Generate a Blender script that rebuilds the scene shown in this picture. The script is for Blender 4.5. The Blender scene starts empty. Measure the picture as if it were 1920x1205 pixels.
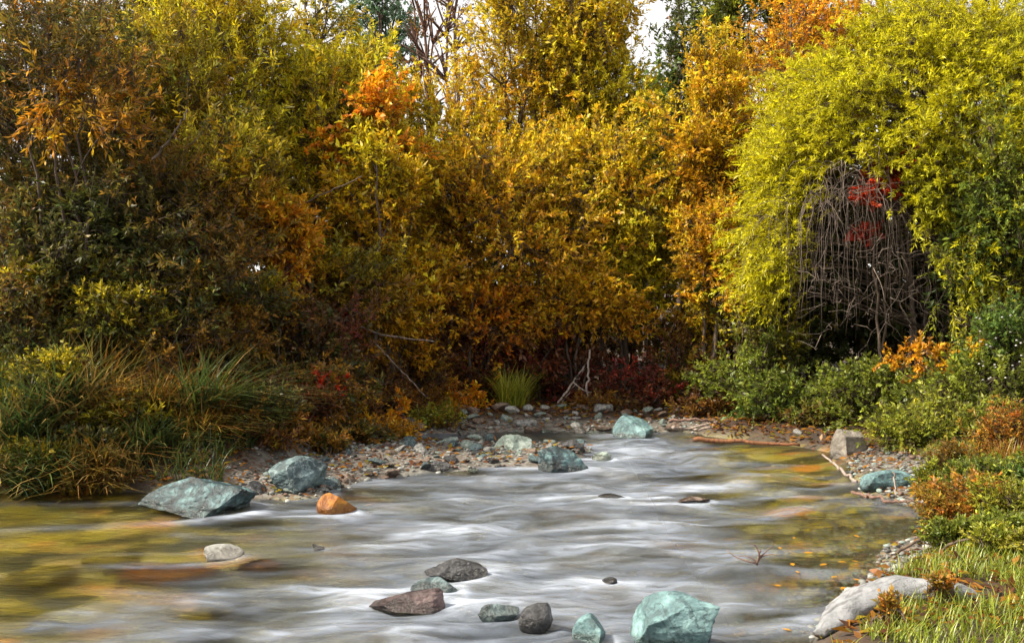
import bpy, bmesh, math
import numpy as np
from mathutils import Vector

S = bpy.context.scene
COL = S.collection
R = math.radians
# ------------------------------------------------------------------ camera, sky, sun, exposure
F_PX, CAM_H, HOR = 1882.0, 1.6, 540.0            # focal length and horizon row in the 1920 px photograph
PITCH = math.atan((602.5 - HOR) / F_PX)
cam_d = bpy.data.cameras.new('camera')
cam_d.sensor_width = 36.0
cam_d.lens = 36.0 * F_PX / 1920.0
cam_d.clip_start, cam_d.clip_end = 0.05, 1000.0
cam = bpy.data.objects.new('camera', cam_d)
cam.location = (0, 0, CAM_H)
cam.rotation_euler = (math.pi / 2 - PITCH, 0, 0)
COL.objects.link(cam)
S.camera = cam

SUN_AZ, SUN_EL = R(-94), R(45)                     # azimuth from +Y (away from the camera), negative = to the left
world = bpy.data.worlds.new('World')
S.world = world
world.use_nodes = True
wn = world.node_tree
sky = wn.nodes.new('ShaderNodeTexSky')
sky.sky_type = 'NISHITA'
sky.sun_disc = False
sky.sun_elevation = SUN_EL
sky.sun_rotation = SUN_AZ
sky.air_density = 1.0
sky.dust_density = 5.0
sky.ozone_density = 1.0
wn.nodes['Background'].inputs['Strength'].default_value = 0.085
cloud = wn.nodes.new('ShaderNodeMix'); cloud.data_type = 'RGBA'      # thin bright overcast over the whole sky
cloud.inputs['Factor'].default_value = 0.7
cloud.inputs['B'].default_value = (9.2, 8.8, 8.3, 1)
wn.links.new(sky.outputs['Color'], cloud.inputs['A'])
wn.links.new(cloud.outputs['Result'], wn.nodes['Background'].inputs['Color'])

sun_d = bpy.data.lights.new('sun', 'SUN')
sun_d.energy = 5.0
sun_d.angle = R(5.0)
sun_d.color = (1.0, 0.90, 0.74)
sun = bpy.data.objects.new('sun', sun_d)
sdir = Vector((math.sin(SUN_AZ) * math.cos(SUN_EL), math.cos(SUN_AZ) * math.cos(SUN_EL), math.sin(SUN_EL)))
sun.rotation_euler = sdir.to_track_quat('Z', 'Y').to_euler()
sun.location = (-10, 6, 20)
COL.objects.link(sun)

S.view_settings.view_transform = 'Standard'
S.view_settings.look = 'None'
S.view_settings.exposure = 1.08
S.view_settings.gamma = 1.0
S.view_settings.use_curve_mapping = False
S.cycles.max_bounces = 6
S.cycles.diffuse_bounces = 2
S.cycles.glossy_bounces = 3
S.cycles.transmission_bounces = 4
S.cycles.transparent_max_bounces = 12
S.cycles.use_denoising = True

# ------------------------------------------------------------------ helpers
rng = np.random.default_rng(7)
def reseed(k):
    global rng
    rng = np.random.default_rng(k)

CP, SP = math.cos(PITCH), math.sin(PITCH)
def ray(px, py):
    u = (px - 960.0) / F_PX; v = (602.5 - py) / F_PX
    return np.array([u, CP + v * SP, -SP + v * CP])
def W(px, py, D):                                   # point of the ray through a photo pixel at distance D in front
    d = ray(px, py); return np.array([0, 0, CAM_H]) + d * (D / d[1])
def G(px, py, z=0.0):                               # where that ray meets the level z
    d = ray(px, py); return np.array([0, 0, CAM_H]) + d * ((z - CAM_H) / d[2])
def proj(P):                                        # world -> photo pixels
    x, y, z = P[:, 0], P[:, 1], P[:, 2] - CAM_H
    dep = y * CP - z * SP; up = y * SP + z * CP
    return 960 + F_PX * x / dep, 602.5 - F_PX * up / dep

def _h(ix, iy, iz, seed):
    n = (ix * 374761393 + iy * 668265263 + iz * 2147483647 + seed * 1274126177) & 0xFFFFFFFF
    n = ((n ^ (n >> 13)) * 1274126177) & 0xFFFFFFFF
    n = ((n ^ (n >> 16)) * 2246822519) & 0xFFFFFFFF
    n = n ^ (n >> 15)
    return (n & 0xFFFFFF) / float(0x7FFFFF) - 1.0
def vnoise(P, seed=0):
    P = np.asarray(P, float)
    I = np.floor(P).astype(np.int64); f = P - I
    f = f * f * f * (f * (f * 6 - 15) + 10)
    out = 0.0
    for dx in (0, 1):
        wx = f[:, 0] if dx else 1 - f[:, 0]
        for dy in (0, 1):
            wy = f[:, 1] if dy else 1 - f[:, 1]
            for dz in (0, 1):
                wz = f[:, 2] if dz else 1 - f[:, 2]
                out = out + wx * wy * wz * _h(I[:, 0] + dx, I[:, 1] + dy, I[:, 2] + dz, seed)
    return out
def fbm(P, oct=4, seed=0, gain=0.5):
    P = np.asarray(P, float); a, s, t = 1.0, 0.0, 0.0
    for o in range(oct):
        s = s + a * vnoise(P * (2.03 ** o) + 17.3 * o, seed + o); t += a; a *= gain
    return s / t
def n2(x, y, oct=3, seed=0, gain=0.5):
    return fbm(np.stack([x, y, np.full_like(x, 0.37)], 1), oct, seed, gain)
def norm(v):
    return v / np.maximum(np.linalg.norm(v, axis=-1, keepdims=True), 1e-9)

def mesh_np(name, V, Fc, mat, parent=None, fcol=None, smooth=False, loc=None, vattr=None):
    """One mesh object from numpy arrays; Fc is (M,3) or (M,4)."""
    V = np.asarray(V, np.float32); Fc = np.asarray(Fc, np.int32)
    if loc is not None:
        V = V - np.asarray(loc, np.float32)
    me = bpy.data.meshes.new(name)
    k = Fc.shape[1]
    me.vertices.add(len(V)); me.vertices.foreach_set('co', V.ravel())
    me.loops.add(Fc.size); me.loops.foreach_set('vertex_index', Fc.ravel())
    me.polygons.add(len(Fc))
    me.polygons.foreach_set('loop_start', np.arange(0, Fc.size, k, dtype=np.int32))
    me.polygons.foreach_set('loop_total', np.full(len(Fc), k, np.int32))
    if smooth:
        me.polygons.foreach_set('use_smooth', np.ones(len(Fc), bool))
    me.update(calc_edges=True)
    if fcol is not None:
        a = me.attributes.new('leaf_colour', 'FLOAT_COLOR', 'FACE')
        c = np.ones((len(Fc), 4), np.float32); c[:, :3] = fcol
        a.data.foreach_set('color', c.ravel())
    for nm, arr in (vattr or {}).items():
        a = me.attributes.new(nm, 'FLOAT', 'POINT'); a.data.foreach_set('value', np.asarray(arr, np.float32))
    me.materials.append(mat)
    o = bpy.data.objects.new(name, me); COL.objects.link(o)
    if parent is not None:
        o.parent = parent
    return o
def tag(o, label=None, cat=None, group=None, kind=None):
    if label: o['label'] = label
    if cat: o['category'] = cat
    if group: o['group'] = group
    if kind: o['kind'] = kind
    return o
def empty(name, loc, label, cat, group=None):
    o = bpy.data.objects.new(name, None); COL.objects.link(o)
    o.location = [float(c) for c in loc]; o.empty_display_size = 0.2
    return tag(o, label, cat, group)

# ------------------------------------------------------------------ materials
def new_mat(name):
    m = bpy.data.materials.new(name); m.use_nodes = True
    nt = m.node_tree; nt.nodes.clear()
    out = nt.nodes.new('ShaderNodeOutputMaterial')
    def N(t, **kw):
        n = nt.nodes.new(t)
        for k, v in kw.items():
            if k.startswith('i_'): n.inputs[k[2:].replace('_', ' ')].default_value = v
            else: setattr(n, k, v)
        return n
    return m, nt, out, N, nt.links.new
def ramp(N, stops):
    r = N('ShaderNodeValToRGB'); e = r.color_ramp.elements
    while len(e) < len(stops): e.new(0.5)
    for el, (p, c) in zip(e, stops):
        el.position = p; el.color = (c[0], c[1], c[2], 1)
    return r

def leaf_material(name, trans=0.45, gloss=0.06):
    m, nt, out, N, L = new_mat(name)
    at = N('ShaderNodeAttribute', attribute_name='leaf_colour')
    dif = N('ShaderNodeBsdfDiffuse'); tr = N('ShaderNodeBsdfTranslucent'); gl = N('ShaderNodeBsdfGlossy', i_Roughness=0.45)
    geo = N('ShaderNodeTexCoord'); nz = N('ShaderNodeTexNoise', i_Scale=38.0, i_Detail=2.0)
    L(geo.outputs['Object'], nz.inputs['Vector'])
    mr = N('ShaderNodeMapRange'); mr.inputs[1].default_value = 0.3; mr.inputs[2].default_value = 0.7
    mr.inputs[3].default_value = 0.78; mr.inputs[4].default_value = 1.18
    L(nz.outputs['Fac'], mr.inputs[0])
    mul = N('ShaderNodeVectorMath', operation='SCALE')
    L(at.outputs['Color'], mul.inputs[0]); L(mr.outputs[0], mul.inputs['Scale'])
    L(mul.outputs[0], dif.inputs['Color']); L(mul.outputs[0], tr.inputs['Color'])
    m1 = N('ShaderNodeMixShader', i_Fac=trans); L(dif.outputs[0], m1.inputs[1]); L(tr.outputs[0], m1.inputs[2])
    m2 = N('ShaderNodeMixShader', i_Fac=gloss); L(m1.outputs[0], m2.inputs[1]); L(gl.outputs[0], m2.inputs[2])
    L(m2.outputs[0], out.inputs['Surface'])
    return m
LEAF = leaf_material('leaf', 0.5, 0.022)
GRASS = leaf_material('grass_blade', 0.35, 0.05)

def bark_material(name, c1, c2):
    m, nt, out, N, L = new_mat(name)
    p = N('ShaderNodeBsdfPrincipled', i_Roughness=0.85)
    tc = N('ShaderNodeTexCoord'); mp = N('ShaderNodeMapping'); mp.inputs['Scale'].default_value = (14, 14, 4)
    nz = N('ShaderNodeTexNoise', i_Scale=3.0, i_Detail=5.0)
    L(tc.outputs['Object'], mp.inputs[0]); L(mp.outputs[0], nz.inputs['Vector'])
    r = ramp(N, [(0.3, c1), (0.7, c2)]); L(nz.outputs['Fac'], r.inputs[0]); L(r.outputs[0], p.inputs['Base Color'])
    b = N('ShaderNodeBump', i_Strength=0.5, i_Distance=0.01); L(nz.outputs['Fac'], b.inputs['Height']); L(b.outputs[0], p.inputs['Normal'])
    L(p.outputs[0], out.inputs['Surface'])
    return m
BARK = bark_material('bark', (0.035, 0.022, 0.015), (0.12, 0.085, 0.06))
BARK_RED = bark_material('reddish_bark', (0.07, 0.035, 0.025), (0.20, 0.12, 0.09))
BARK_GREY = bark_material('grey_dead_wood', (0.12, 0.09, 0.075), (0.34, 0.28, 0.24))
BARK_BROWN = bark_material('wet_brown_wood', (0.06, 0.02, 0.01), (0.24, 0.10, 0.035))
BARK_MAUVE = bark_material('mauve_twigs', (0.035, 0.026, 0.022), (0.26, 0.20, 0.16))

def rock_material(name, dark, mid, light, vein=None, vein_amt=0.5, scale=7.0, rough=0.62, stripe=None):
    m, nt, out, N, L = new_mat(name)
    p = N('ShaderNodeBsdfPrincipled')
    tc = N('ShaderNodeTexCoord')
    n1 = N('ShaderNodeTexNoise', i_Scale=scale, i_Detail=8.0, i_Roughness=0.65)
    L(tc.outputs['Object'], n1.inputs['Vector'])
    r = ramp(N, [(0.34, dark), (0.50, mid), (0.64, light)]); L(n1.outputs['Fac'], r.inputs[0])
    colr = r.outputs[0]
    if stripe:
        mp0 = N('ShaderNodeMapping'); mp0.inputs['Rotation'].default_value = stripe[1]; L(tc.outputs['Object'], mp0.inputs[0])
        mp = N('ShaderNodeMapping'); mp.inputs['Scale'].default_value = stripe[0]; L(mp0.outputs[0], mp.inputs[0])
        wv = N('ShaderNodeTexNoise', i_Scale=1.0, i_Detail=4.0, i_Distortion=0.6); L(mp.outputs[0], wv.inputs['Vector'])
        rs = ramp(N, [(0.36, stripe[2]), (0.50, (1, 1, 1))]); L(wv.outputs['Fac'], rs.inputs[0])
        mx = N('ShaderNodeMix', data_type='RGBA', blend_type='MULTIPLY'); mx.inputs['Factor'].default_value = 0.85
        L(colr, mx.inputs['A']); L(rs.outputs[0], mx.inputs['B']); colr = mx.outputs['Result']
    if vein:
        n2_ = N('ShaderNodeTexNoise', i_Scale=scale * 0.55, i_Detail=6.0, i_Roughness=0.6, i_Distortion=1.2)
        L(tc.outputs['Object'], n2_.inputs['Vector'])
        sub = N('ShaderNodeMath', operation='SUBTRACT'); sub.inputs[1].default_value = 0.5; L(n2_.outputs['Fac'], sub.inputs[0])
        ab = N('ShaderNodeMath', operation='ABSOLUTE'); L(sub.outputs[0], ab.inputs[0])
        rv = ramp(N, [(0.0, (1, 1, 1)), (0.03, (0, 0, 0))]); L(ab.outputs[0], rv.inputs[0])
        ml = N('ShaderNodeMath', operation='MULTIPLY'); ml.inputs[1].default_value = vein_amt; L(rv.outputs[0], ml.inputs[0])
        mx = N('ShaderNodeMix', data_type='RGBA'); L(ml.outputs[0], mx.inputs['Factor']); L(colr, mx.inputs['A'])
        mx.inputs['B'].default_value = (*vein, 1); colr = mx.outputs['Result']
    # wet foot of the stone: a few centimetres soaked by the stream
    geo = N('ShaderNodeNewGeometry'); sx = N('ShaderNodeSeparateXYZ'); L(geo.outputs['Position'], sx.inputs[0])
    n3 = N('ShaderNodeTexNoise', i_Scale=9.0, i_Detail=3.0); L(geo.outputs['Position'], n3.inputs['Vector'])
    ma = N('ShaderNodeMath', operation='MULTIPLY_ADD'); ma.inputs[1].default_value = 0.15; L(n3.outputs['Fac'], ma.inputs[0]); ma.inputs[2].default_value = -0.015
    lt = N('ShaderNodeMath', operation='SUBTRACT'); L(sx.outputs['Z'], lt.inputs[0]); L(ma.outputs[0], lt.inputs[1])
    wet = N('ShaderNodeMapRange'); wet.inputs[1].default_value = -0.012; wet.inputs[2].default_value = 0.012
    wet.inputs[3].default_value = 1.0; wet.inputs[4].default_value = 0.0; L(lt.outputs[0], wet.inputs[0])
    dk = N('ShaderNodeMix', data_type='RGBA', blend_type='MULTIPLY'); L(wet.outputs[0], dk.inputs['Factor']); L(colr, dk.inputs['A'])
    dk.inputs['B'].default_value = (0.42, 0.40, 0.38, 1)
    L(dk.outputs['Result'], p.inputs['Base Color'])
    rr = N('ShaderNodeMapRange'); rr.inputs[3].default_value = rough; rr.inputs[4].default_value = 0.22; L(wet.outputs[0], rr.inputs[0])
    L(rr.outputs[0], p.inputs['Roughness'])
    nb = N('ShaderNodeTexNoise', i_Scale=scale * 5, i_Detail=8.0, i_Roughness=0.7); L(tc.outputs['Object'], nb.inputs['Vector'])
    add = N('ShaderNodeMath', operation='MULTIPLY_ADD'); add.inputs[1].default_value = 0.45; L(nb.outputs['Fac'], add.inputs[0]); L(n1.outputs['Fac'], add.inputs[2])
    b = N('ShaderNodeBump', i_Strength=0.9, i_Distance=0.03); L(add.outputs[0], b.inputs['Height']); L(b.outputs[0], p.inputs['Normal'])
    L(p.outputs[0], out.inputs['Surface'])
    return m
RM = dict(
    teal=rock_material('teal_stone', (0.04, 0.075, 0.082), (0.11, 0.205, 0.215), (0.23, 0.375, 0.38), (0.03, 0.05, 0.055), 0.7),
    blue=rock_material('blue_stone', (0.007, 0.013, 0.016), (0.026, 0.055, 0.064), (0.13, 0.235, 0.245), (0.012, 0.02, 0.025), 0.9, 9.0, 0.4),
    darkteal=rock_material('dark_teal_stone', (0.014, 0.026, 0.03), (0.042, 0.075, 0.085), (0.14, 0.21, 0.22), (0.35, 0.45, 0.45), 0.35, 9.0, 0.45),
    dark=rock_material('dark_wet_stone', (0.008, 0.008, 0.010), (0.022, 0.023, 0.026), (0.075, 0.078, 0.082), (0.12, 0.12, 0.13), 0.3, 9.0, 0.35),
    maroon=rock_material('maroon_stone', (0.02, 0.010, 0.010), (0.058, 0.031, 0.030), (0.14, 0.095, 0.092), (0.22, 0.17, 0.165), 0.3, 9.0, 0.5),
    orange=rock_material('ochre_stone', (0.12, 0.03, 0.005), (0.40, 0.14, 0.008), (0.55, 0.24, 0.015), None, 0, 7.0, 0.5),
    grey=rock_material('grey_stone', (0.07, 0.07, 0.068), (0.20, 0.20, 0.19), (0.36, 0.36, 0.34), (0.45, 0.45, 0.43), 0.4),
    brown=rock_material('brown_stone', (0.06, 0.035, 0.025), (0.16, 0.11, 0.08), (0.30, 0.23, 0.18), None, 0),
    pale=rock_material('pale_stone', (0.16, 0.16, 0.145), (0.34, 0.34, 0.31), (0.50, 0.50, 0.47), (0.3, 0.3, 0.3), 0.4),
    green=rock_material('green_grey_stone', (0.06, 0.08, 0.068), (0.16, 0.21, 0.185), (0.32, 0.38, 0.34), (0.45, 0.5, 0.46), 0.4),
    striped=rock_material('grey_streaked_boulder', (0.10, 0.09, 0.075), (0.20, 0.18, 0.155), (0.30, 0.275, 0.24), None, 0, 5.0, 0.8, ((6, 6, 30), (0.5, 0.5, 0.0), (0.5, 0.46, 0.42))),
    log=rock_material('pale_streaked_stone', (0.11, 0.115, 0.12), (0.21, 0.218, 0.23), (0.31, 0.32, 0.335), None, 0, 5.0, 0.7, ((4, 34, 34), (0, 0.0, -0.45), (0.42, 0.41, 0.41))),
    algae=rock_material('algae_stone', (0.26, 0.20, 0.012), (0.55, 0.46, 0.02), (0.70, 0.62, 0.08), None, 0),
)

# ------------------------------------------------------------------ the bed and the banks
RIV_PX = [(-1500, 930), (-500, 932), (0, 926), (230, 920), (430, 938), (520, 938), (600, 934), (700, 898), (800, 886), (930, 875), (1010, 874), (1095, 856),
          (1108, 842), (1060, 836), (950, 832), (800, 830), (770, 822), (800, 813), (940, 810), (1280, 808), (1330, 818), (1440, 830), (1550, 846), (1590, 872),
          (1625, 925), (1700, 945), (1745, 968), (1725, 1005), (1640, 1035), (1660, 1062), (1600, 1110), (1540, 1165), (1505, 1230), (1480, 1400)]
RIV = [G(a, b)[:2] for a, b in RIV_PX] + [np.array([0.75, 2.2]), np.array([-1.5, 1.6]), np.array([-8, 1.4])]
RIV = np.array(RIV)
def sdist(x, y, poly):
    """signed distance: positive outside the polygon"""
    d = np.full(x.shape, 1e9); ins = np.zeros(x.shape, bool)
    n = len(poly)
    for i in range(n):
        a = poly[i]; b = poly[(i + 1) % n]; e = b - a
        t = np.clip(((x - a[0]) * e[0] + (y - a[1]) * e[1]) / (e @ e), 0, 1)
        d = np.minimum(d, np.hypot(x - a[0] - t * e[0], y - a[1] - t * e[1]))
        c = (a[1] > y) != (b[1] > y)
        ins ^= c & (x < (b[0] - a[0]) * (y - a[1]) / (b[1] - a[1] + 1e-12) + a[0])
    return np.where(ins, -d, d)
BAR = np.array([G(a, b)[:2] for a, b in [(430, 905), (540, 872), (650, 842), (740, 815), (820, 800), (1330, 800), (1330, 815), (1110, 845), (1000, 880), (700, 910), (600, 945), (430, 945)]])
RBAR = np.array([G(a, b)[:2] for a, b in [(1590, 850), (1790, 900), (1800, 950), (1760, 1060), (1640, 1120), (1520, 1200), (1500, 1180), (1640, 1030), (1740, 970), (1620, 925)]])
def ground_z(x, y):
    x = np.atleast_1d(np.asarray(x, float)); y = np.atleast_1d(np.asarray(y, float))
    s = sdist(x, y, RIV)
    bar = np.clip(0.5 - sdist(x, y, BAR) / 0.45, 0, 1)
    rbar = np.clip(0.5 - sdist(x, y, RBAR) / 0.3, 0, 1)
    so = np.maximum(s, 0)
    flat = 0.05 * (1 - np.exp(-so / 0.12)) + 0.03 * so
    left = np.clip((-1.2 - x) / 2.0, 0, 1)
    rise = 0.10 * (1 - np.exp(-so / 0.15)) + 0.10 * (1 - np.exp(-so / 0.8)) + left * 0.65 * (1 - np.exp(-so / 1.9))
    zo = rise * (1 - bar) + flat * bar
    zo = zo * (1 - rbar) + flat * rbar
    si = np.maximum(-s, 0)
    zi = -0.30 * (1 - np.exp(-si / 0.45))
    far = np.clip((np.hypot(x, y) - 30) / 60, 0, 1)
    z = np.where(s > 0, zo, zi) + 0.035 * n2(x * 1.7, y * 1.7, 3, 3) * np.clip(0.35 + so, 0, 1.5) + 0.02 * n2(x * 5, y * 5, 3, 9) * np.where(s < 0, 0.9, 0.5)
    return z + 0.6 * far * n2(x * 0.03, y * 0.03, 2, 5)
def gz(x, y): return float(ground_z(x, y)[0])

def axis(a, b, st, lo, hi):
    mid = np.arange(a, b + st / 2, st); out = []
    s, v = st, b
    while v < hi: s *= 1.35; v += s; out.append(v)
    low = []; s, v = st, a
    while v > lo: s *= 1.35; v -= s; low.append(v)
    return np.array(low[::-1] + list(mid) + out)
def grid(xs, ys):
    X, Y = np.meshgrid(xs, ys); nx, ny = len(xs), len(ys)
    i = np.arange(nx * ny).reshape(ny, nx)
    Fq = np.stack([i[:-1, :-1].ravel(), i[:-1, 1:].ravel(), i[1:, 1:].ravel(), i[1:, :-1].ravel()], 1)
    return X.ravel(), Y.ravel(), Fq

def blob(x, y, px, py, rx, ry):                     # soft oval patch given where it lies on the stream
    c = G(px, py); s = c[1] / F_PX
    a = G(px, py - ry)[1] - c[1]
    return np.exp(-(((x - c[0]) / (rx * s)) ** 2 + ((y - c[1]) / a) ** 2))
def ground_material():
    m, nt, out, N, L = new_mat('soil_and_gravel')
    p = N('ShaderNodeBsdfPrincipled', i_Roughness=0.9)
    tc = N('ShaderNodeTexCoord')
    ga = N('ShaderNodeAttribute', attribute_name='gravel'); wa = N('ShaderNodeAttribute', attribute_name='bed')
    n1 = N('ShaderNodeTexNoise', i_Scale=6.0, i_Detail=8.0, i_Roughness=0.7); L(tc.outputs['Object'], n1.inputs['Vector'])
    soil = ramp(N, [(0.3, (0.012, 0.008, 0.005)), (0.55, (0.045, 0.025, 0.013)), (0.75, (0.10, 0.055, 0.02))]); L(n1.outputs['Fac'], soil.inputs[0])
    v = N('ShaderNodeTexVoronoi', i_Scale=30.0); L(tc.outputs['Object'], v.inputs['Vector'])
    sx = N('ShaderNodeSeparateColor'); L(v.outputs['Color'], sx.inputs[0])
    gr = ramp(N, [(0.0, (0.035, 0.03, 0.026)), (0.4, (0.10, 0.095, 0.08)), (0.7, (0.17, 0.16, 0.14)), (1.0, (0.09, 0.045, 0.03))]); L(sx.outputs[0], gr.inputs[0])
    m1 = N('ShaderNodeMix', data_type='RGBA'); L(ga.outputs['Fac'], m1.inputs['Factor']); L(soil.outputs[0], m1.inputs['A']); L(gr.outputs[0], m1.inputs['B'])
    # stream bed: rounded cobbles under algae, drawn out along the flow
    mp = N('ShaderNodeMapping'); mp.inputs['Scale'].default_value = (3.2, 7.5, 1); mp.inputs['Rotation'].default_value = (0, 0, 0.22)
    L(tc.outputs['Object'], mp.inputs[0])
    nd = N('ShaderNodeTexNoise', i_Scale=1.2, i_Detail=2.0); L(mp.outputs[0], nd.inputs['Vector'])
    va = N('ShaderNodeVectorMath', operation='ADD'); L(mp.outputs[0], va.inputs[0]); L(nd.outputs['Color'], va.inputs[1])
    vb = N('ShaderNodeTexVoronoi', i_Scale=1.0, feature='SMOOTH_F1'); vb.inputs['Smoothness'].default_value = 0.55; L(va.outputs[0], vb.inputs['Vector'])
    sb = N('ShaderNodeSeparateColor'); L(vb.outputs['Color'], sb.inputs[0])
    bed = ramp(N, [(0.22, (0.035, 0.035, 0.010)), (0.42, (0.13, 0.11, 0.015)), (0.56, (0.48, 0.38, 0.03)), (0.66, (0.26, 0.27, 0.06)), (0.78, (0.50, 0.45, 0.24)), (0.92, (0.52, 0.23, 0.03))])
    L(sb.outputs[0], bed.inputs[0])
    bg = ramp(N, [(0.1, (0.06, 0.065, 0.06)), (0.4, (0.16, 0.17, 0.16)), (0.7, (0.26, 0.27, 0.26)), (0.95, (0.20, 0.13, 0.08))]); L(sb.outputs[0], bg.inputs[0])
    al = N('ShaderNodeAttribute', attribute_name='algae'); ba = N('ShaderNodeMix', data_type='RGBA'); L(al.outputs['Fac'], ba.inputs['Factor']); L(bg.outputs[0], ba.inputs['A']); L(bed.outputs[0], ba.inputs['B'])
    m2 = N('ShaderNodeMix', data_type='RGBA'); L(wa.outputs['Fac'], m2.inputs['Factor']); L(m1.outputs['Result'], m2.inputs['A']); L(ba.outputs['Result'], m2.inputs['B'])
    L(m2.outputs['Result'], p.inputs['Base Color'])
    b = N('ShaderNodeBump', i_Strength=0.8, i_Distance=0.03); L(n1.outputs['Fac'], b.inputs['Height']); L(b.outputs[0], p.inputs['Normal'])
    L(p.outputs[0], out.inputs['Surface'])
    return m
gx, gy, gf = grid(axis(-7.5, 6.0, 0.07, -220, 220), axis(2.0, 14.5, 0.07, -60, 320))
gs = sdist(gx, gy, RIV)
gzv = ground_z(gx, gy)
grav = np.clip(0.5 - np.minimum(sdist(gx, gy, BAR), sdist(gx, gy, RBAR)) / 0.3 + 0.5 * n2(gx * 3, gy * 3, 3, 21), 0, 1)
grav = np.maximum(grav, np.clip(1 - np.maximum(gs, 0) / 0.2, 0, 1) * 0.3)
ground = mesh_np('ground', np.stack([gx, gy, gzv], 1), gf, ground_material(), smooth=True,
                 vattr={'gravel': grav, 'bed': np.clip(-gs / 0.25 + 0.3, 0, 1),
                        'algae': np.clip(1.3 * (blob(gx, gy, 40, 1040, 420, 150) + blob(gx, gy, 100, 940, 300, 50) + blob(gx, gy, 1580, 860, 230, 60) + 1.1 * blob(gx, gy, 1610, 1030, 220, 170)), 0, 1)})
tag(ground, kind='structure')

# ------------------------------------------------------------------ water
def water_material():
    m, nt, out, N, L = new_mat('stream_water')
    fo = N('ShaderNodeAttribute', attribute_name='foam')
    tc = N('ShaderNodeTexCoord'); mp = N('ShaderNodeMapping'); mp.inputs['Scale'].default_value = (3.4, 10.0, 1.0); mp.inputs['Rotation'].default_value = (0, 0, 0.16)
    L(tc.outputs['Object'], mp.inputs[0])
    n1 = N('ShaderNodeTexNoise', i_Scale=1.6, i_Detail=5.0, i_Roughness=0.55, i_Distortion=0.6); L(mp.outputs[0], n1.inputs['Vector'])
    b = N('ShaderNodeBump', i_Strength=0.55, i_Distance=0.03); L(n1.outputs['Fac'], b.inputs['Height'])
    fr = N('ShaderNodeFresnel', i_IOR=1.33); L(b.outputs[0], fr.inputs['Normal'])
    tr = N('ShaderNodeBsdfRefraction', i_IOR=1.2, i_Roughness=0.28); tr.inputs[0].default_value = (0.9, 0.88, 0.74, 1)
    ca_ = N('ShaderNodeAttribute', attribute_name='clear'); cr = N('ShaderNodeMapRange'); cr.inputs[3].default_value = 0.28; cr.inputs[4].default_value = 0.07
    L(ca_.outputs['Fac'], cr.inputs[0]); L(cr.outputs[0], tr.inputs['Roughness']); L(b.outputs[0], tr.inputs['Normal'])
    gl = N('ShaderNodeBsdfGlossy', i_Roughness=0.16); L(b.outputs[0], gl.inputs['Normal'])
    m1 = N('ShaderNodeMixShader'); L(fr.outputs[0], m1.inputs[0]); L(tr.outputs[0], m1.inputs[1]); L(gl.outputs[0], m1.inputs[2])
    df = N('ShaderNodeBsdfDiffuse'); ra = N('ShaderNodeAttribute', attribute_name='rapid'); fc = ramp(N, [(0.0, (0.075, 0.088, 0.11)), (0.5, (0.17, 0.195, 0.24)), (1.0, (0.40, 0.45, 0.54))]); L(ra.outputs['Fac'], fc.inputs[0]); L(fc.outputs[0], df.inputs[0]); L(b.outputs[0], df.inputs['Normal'])
    # silky foam: attribute times fine streaks
    r = N('ShaderNodeMapRange'); r.inputs[1].default_value = 0.32; r.inputs[2].default_value = 0.70; r.inputs[3].default_value = 0.35; r.inputs[4].default_value = 1.15
    L(n1.outputs['Fac'], r.inputs[0])
    mu = N('ShaderNodeMath', operation='MULTIPLY', use_clamp=True); L(fo.outputs['Fac'], mu.inputs[0]); L(r.outputs[0], mu.inputs[1])
    m2 = N('ShaderNodeMixShader'); L(mu.outputs[0], m2.inputs[0]); L(m1.outputs[0], m2.inputs[1]); L(df.outputs[0], m2.inputs[2])
    L(m2.outputs[0], out.inputs['Surface'])
    return m
wx, wy, wf = grid(axis(-6.5, 5.2, 0.03, -20, 20), np.arange(1.3, 12.6, 0.03))
ca, sa = math.cos(0.14), math.sin(0.14)
u = wx * ca + wy * sa; v = -wx * sa + wy * ca
wv = v + 0.25 * n2(u * 0.7, v * 0.7, 2, 31)
hump = n2(u * 1.9, wv * 3.4, 2, 40)
fine = n2(u * 2.2, wv * 7.5, 3, 41)
rap = blob(wx, wy, 1330, 890, 260, 50) + 0.9 * blob(wx, wy, 1180, 835, 140, 16) + 0.8 * blob(wx, wy, 1000, 1000, 420, 120) + 0.5 * blob(wx, wy, 800, 1160, 500, 110)
rap = np.clip(rap, 0, 1)
wz = (0.014 + 0.042 * rap) * hump + (0.006 + 0.012 * rap) * fine
calm_l = blob(wx, wy, 60, 1010, 330, 130) + blob(wx, wy, 100, 940, 260, 40)
calm_r = blob(wx, wy, 1560, 850, 190, 35) + 0.9 * blob(wx, wy, 1620, 1030, 190, 170)
fz = n2(u * 1.5, wv * 4.2, 3, 50)
foam = 0.40 + 0.85 * fz + 0.5 * n2(u * 2.6, wv * 9, 3, 52) + 0.40 * rap - 0.92 * np.clip(calm_l, 0, 1) - 0.85 * np.clip(calm_r, 0, 1)
foam = np.clip(foam, 0.0, 0.95)
MID = [(345, 968, 240), (556, 932, 122), (628, 964, 78), (850, 1094, 130), (815, 1120, 100), (778, 1150, 180), (934, 1166, 82), (1012, 1182, 82), (1115, 1218, 84), (1282, 1236, 190),
       (404, 1052, 92), (596, 1034, 30), (1150, 940, 60), (1300, 944, 78), (1146, 1094, 36), (1058, 884, 96), (1132, 866, 44), (1196, 822, 64)]
collar = np.zeros_like(wx); lee = np.zeros_like(wx)
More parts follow.
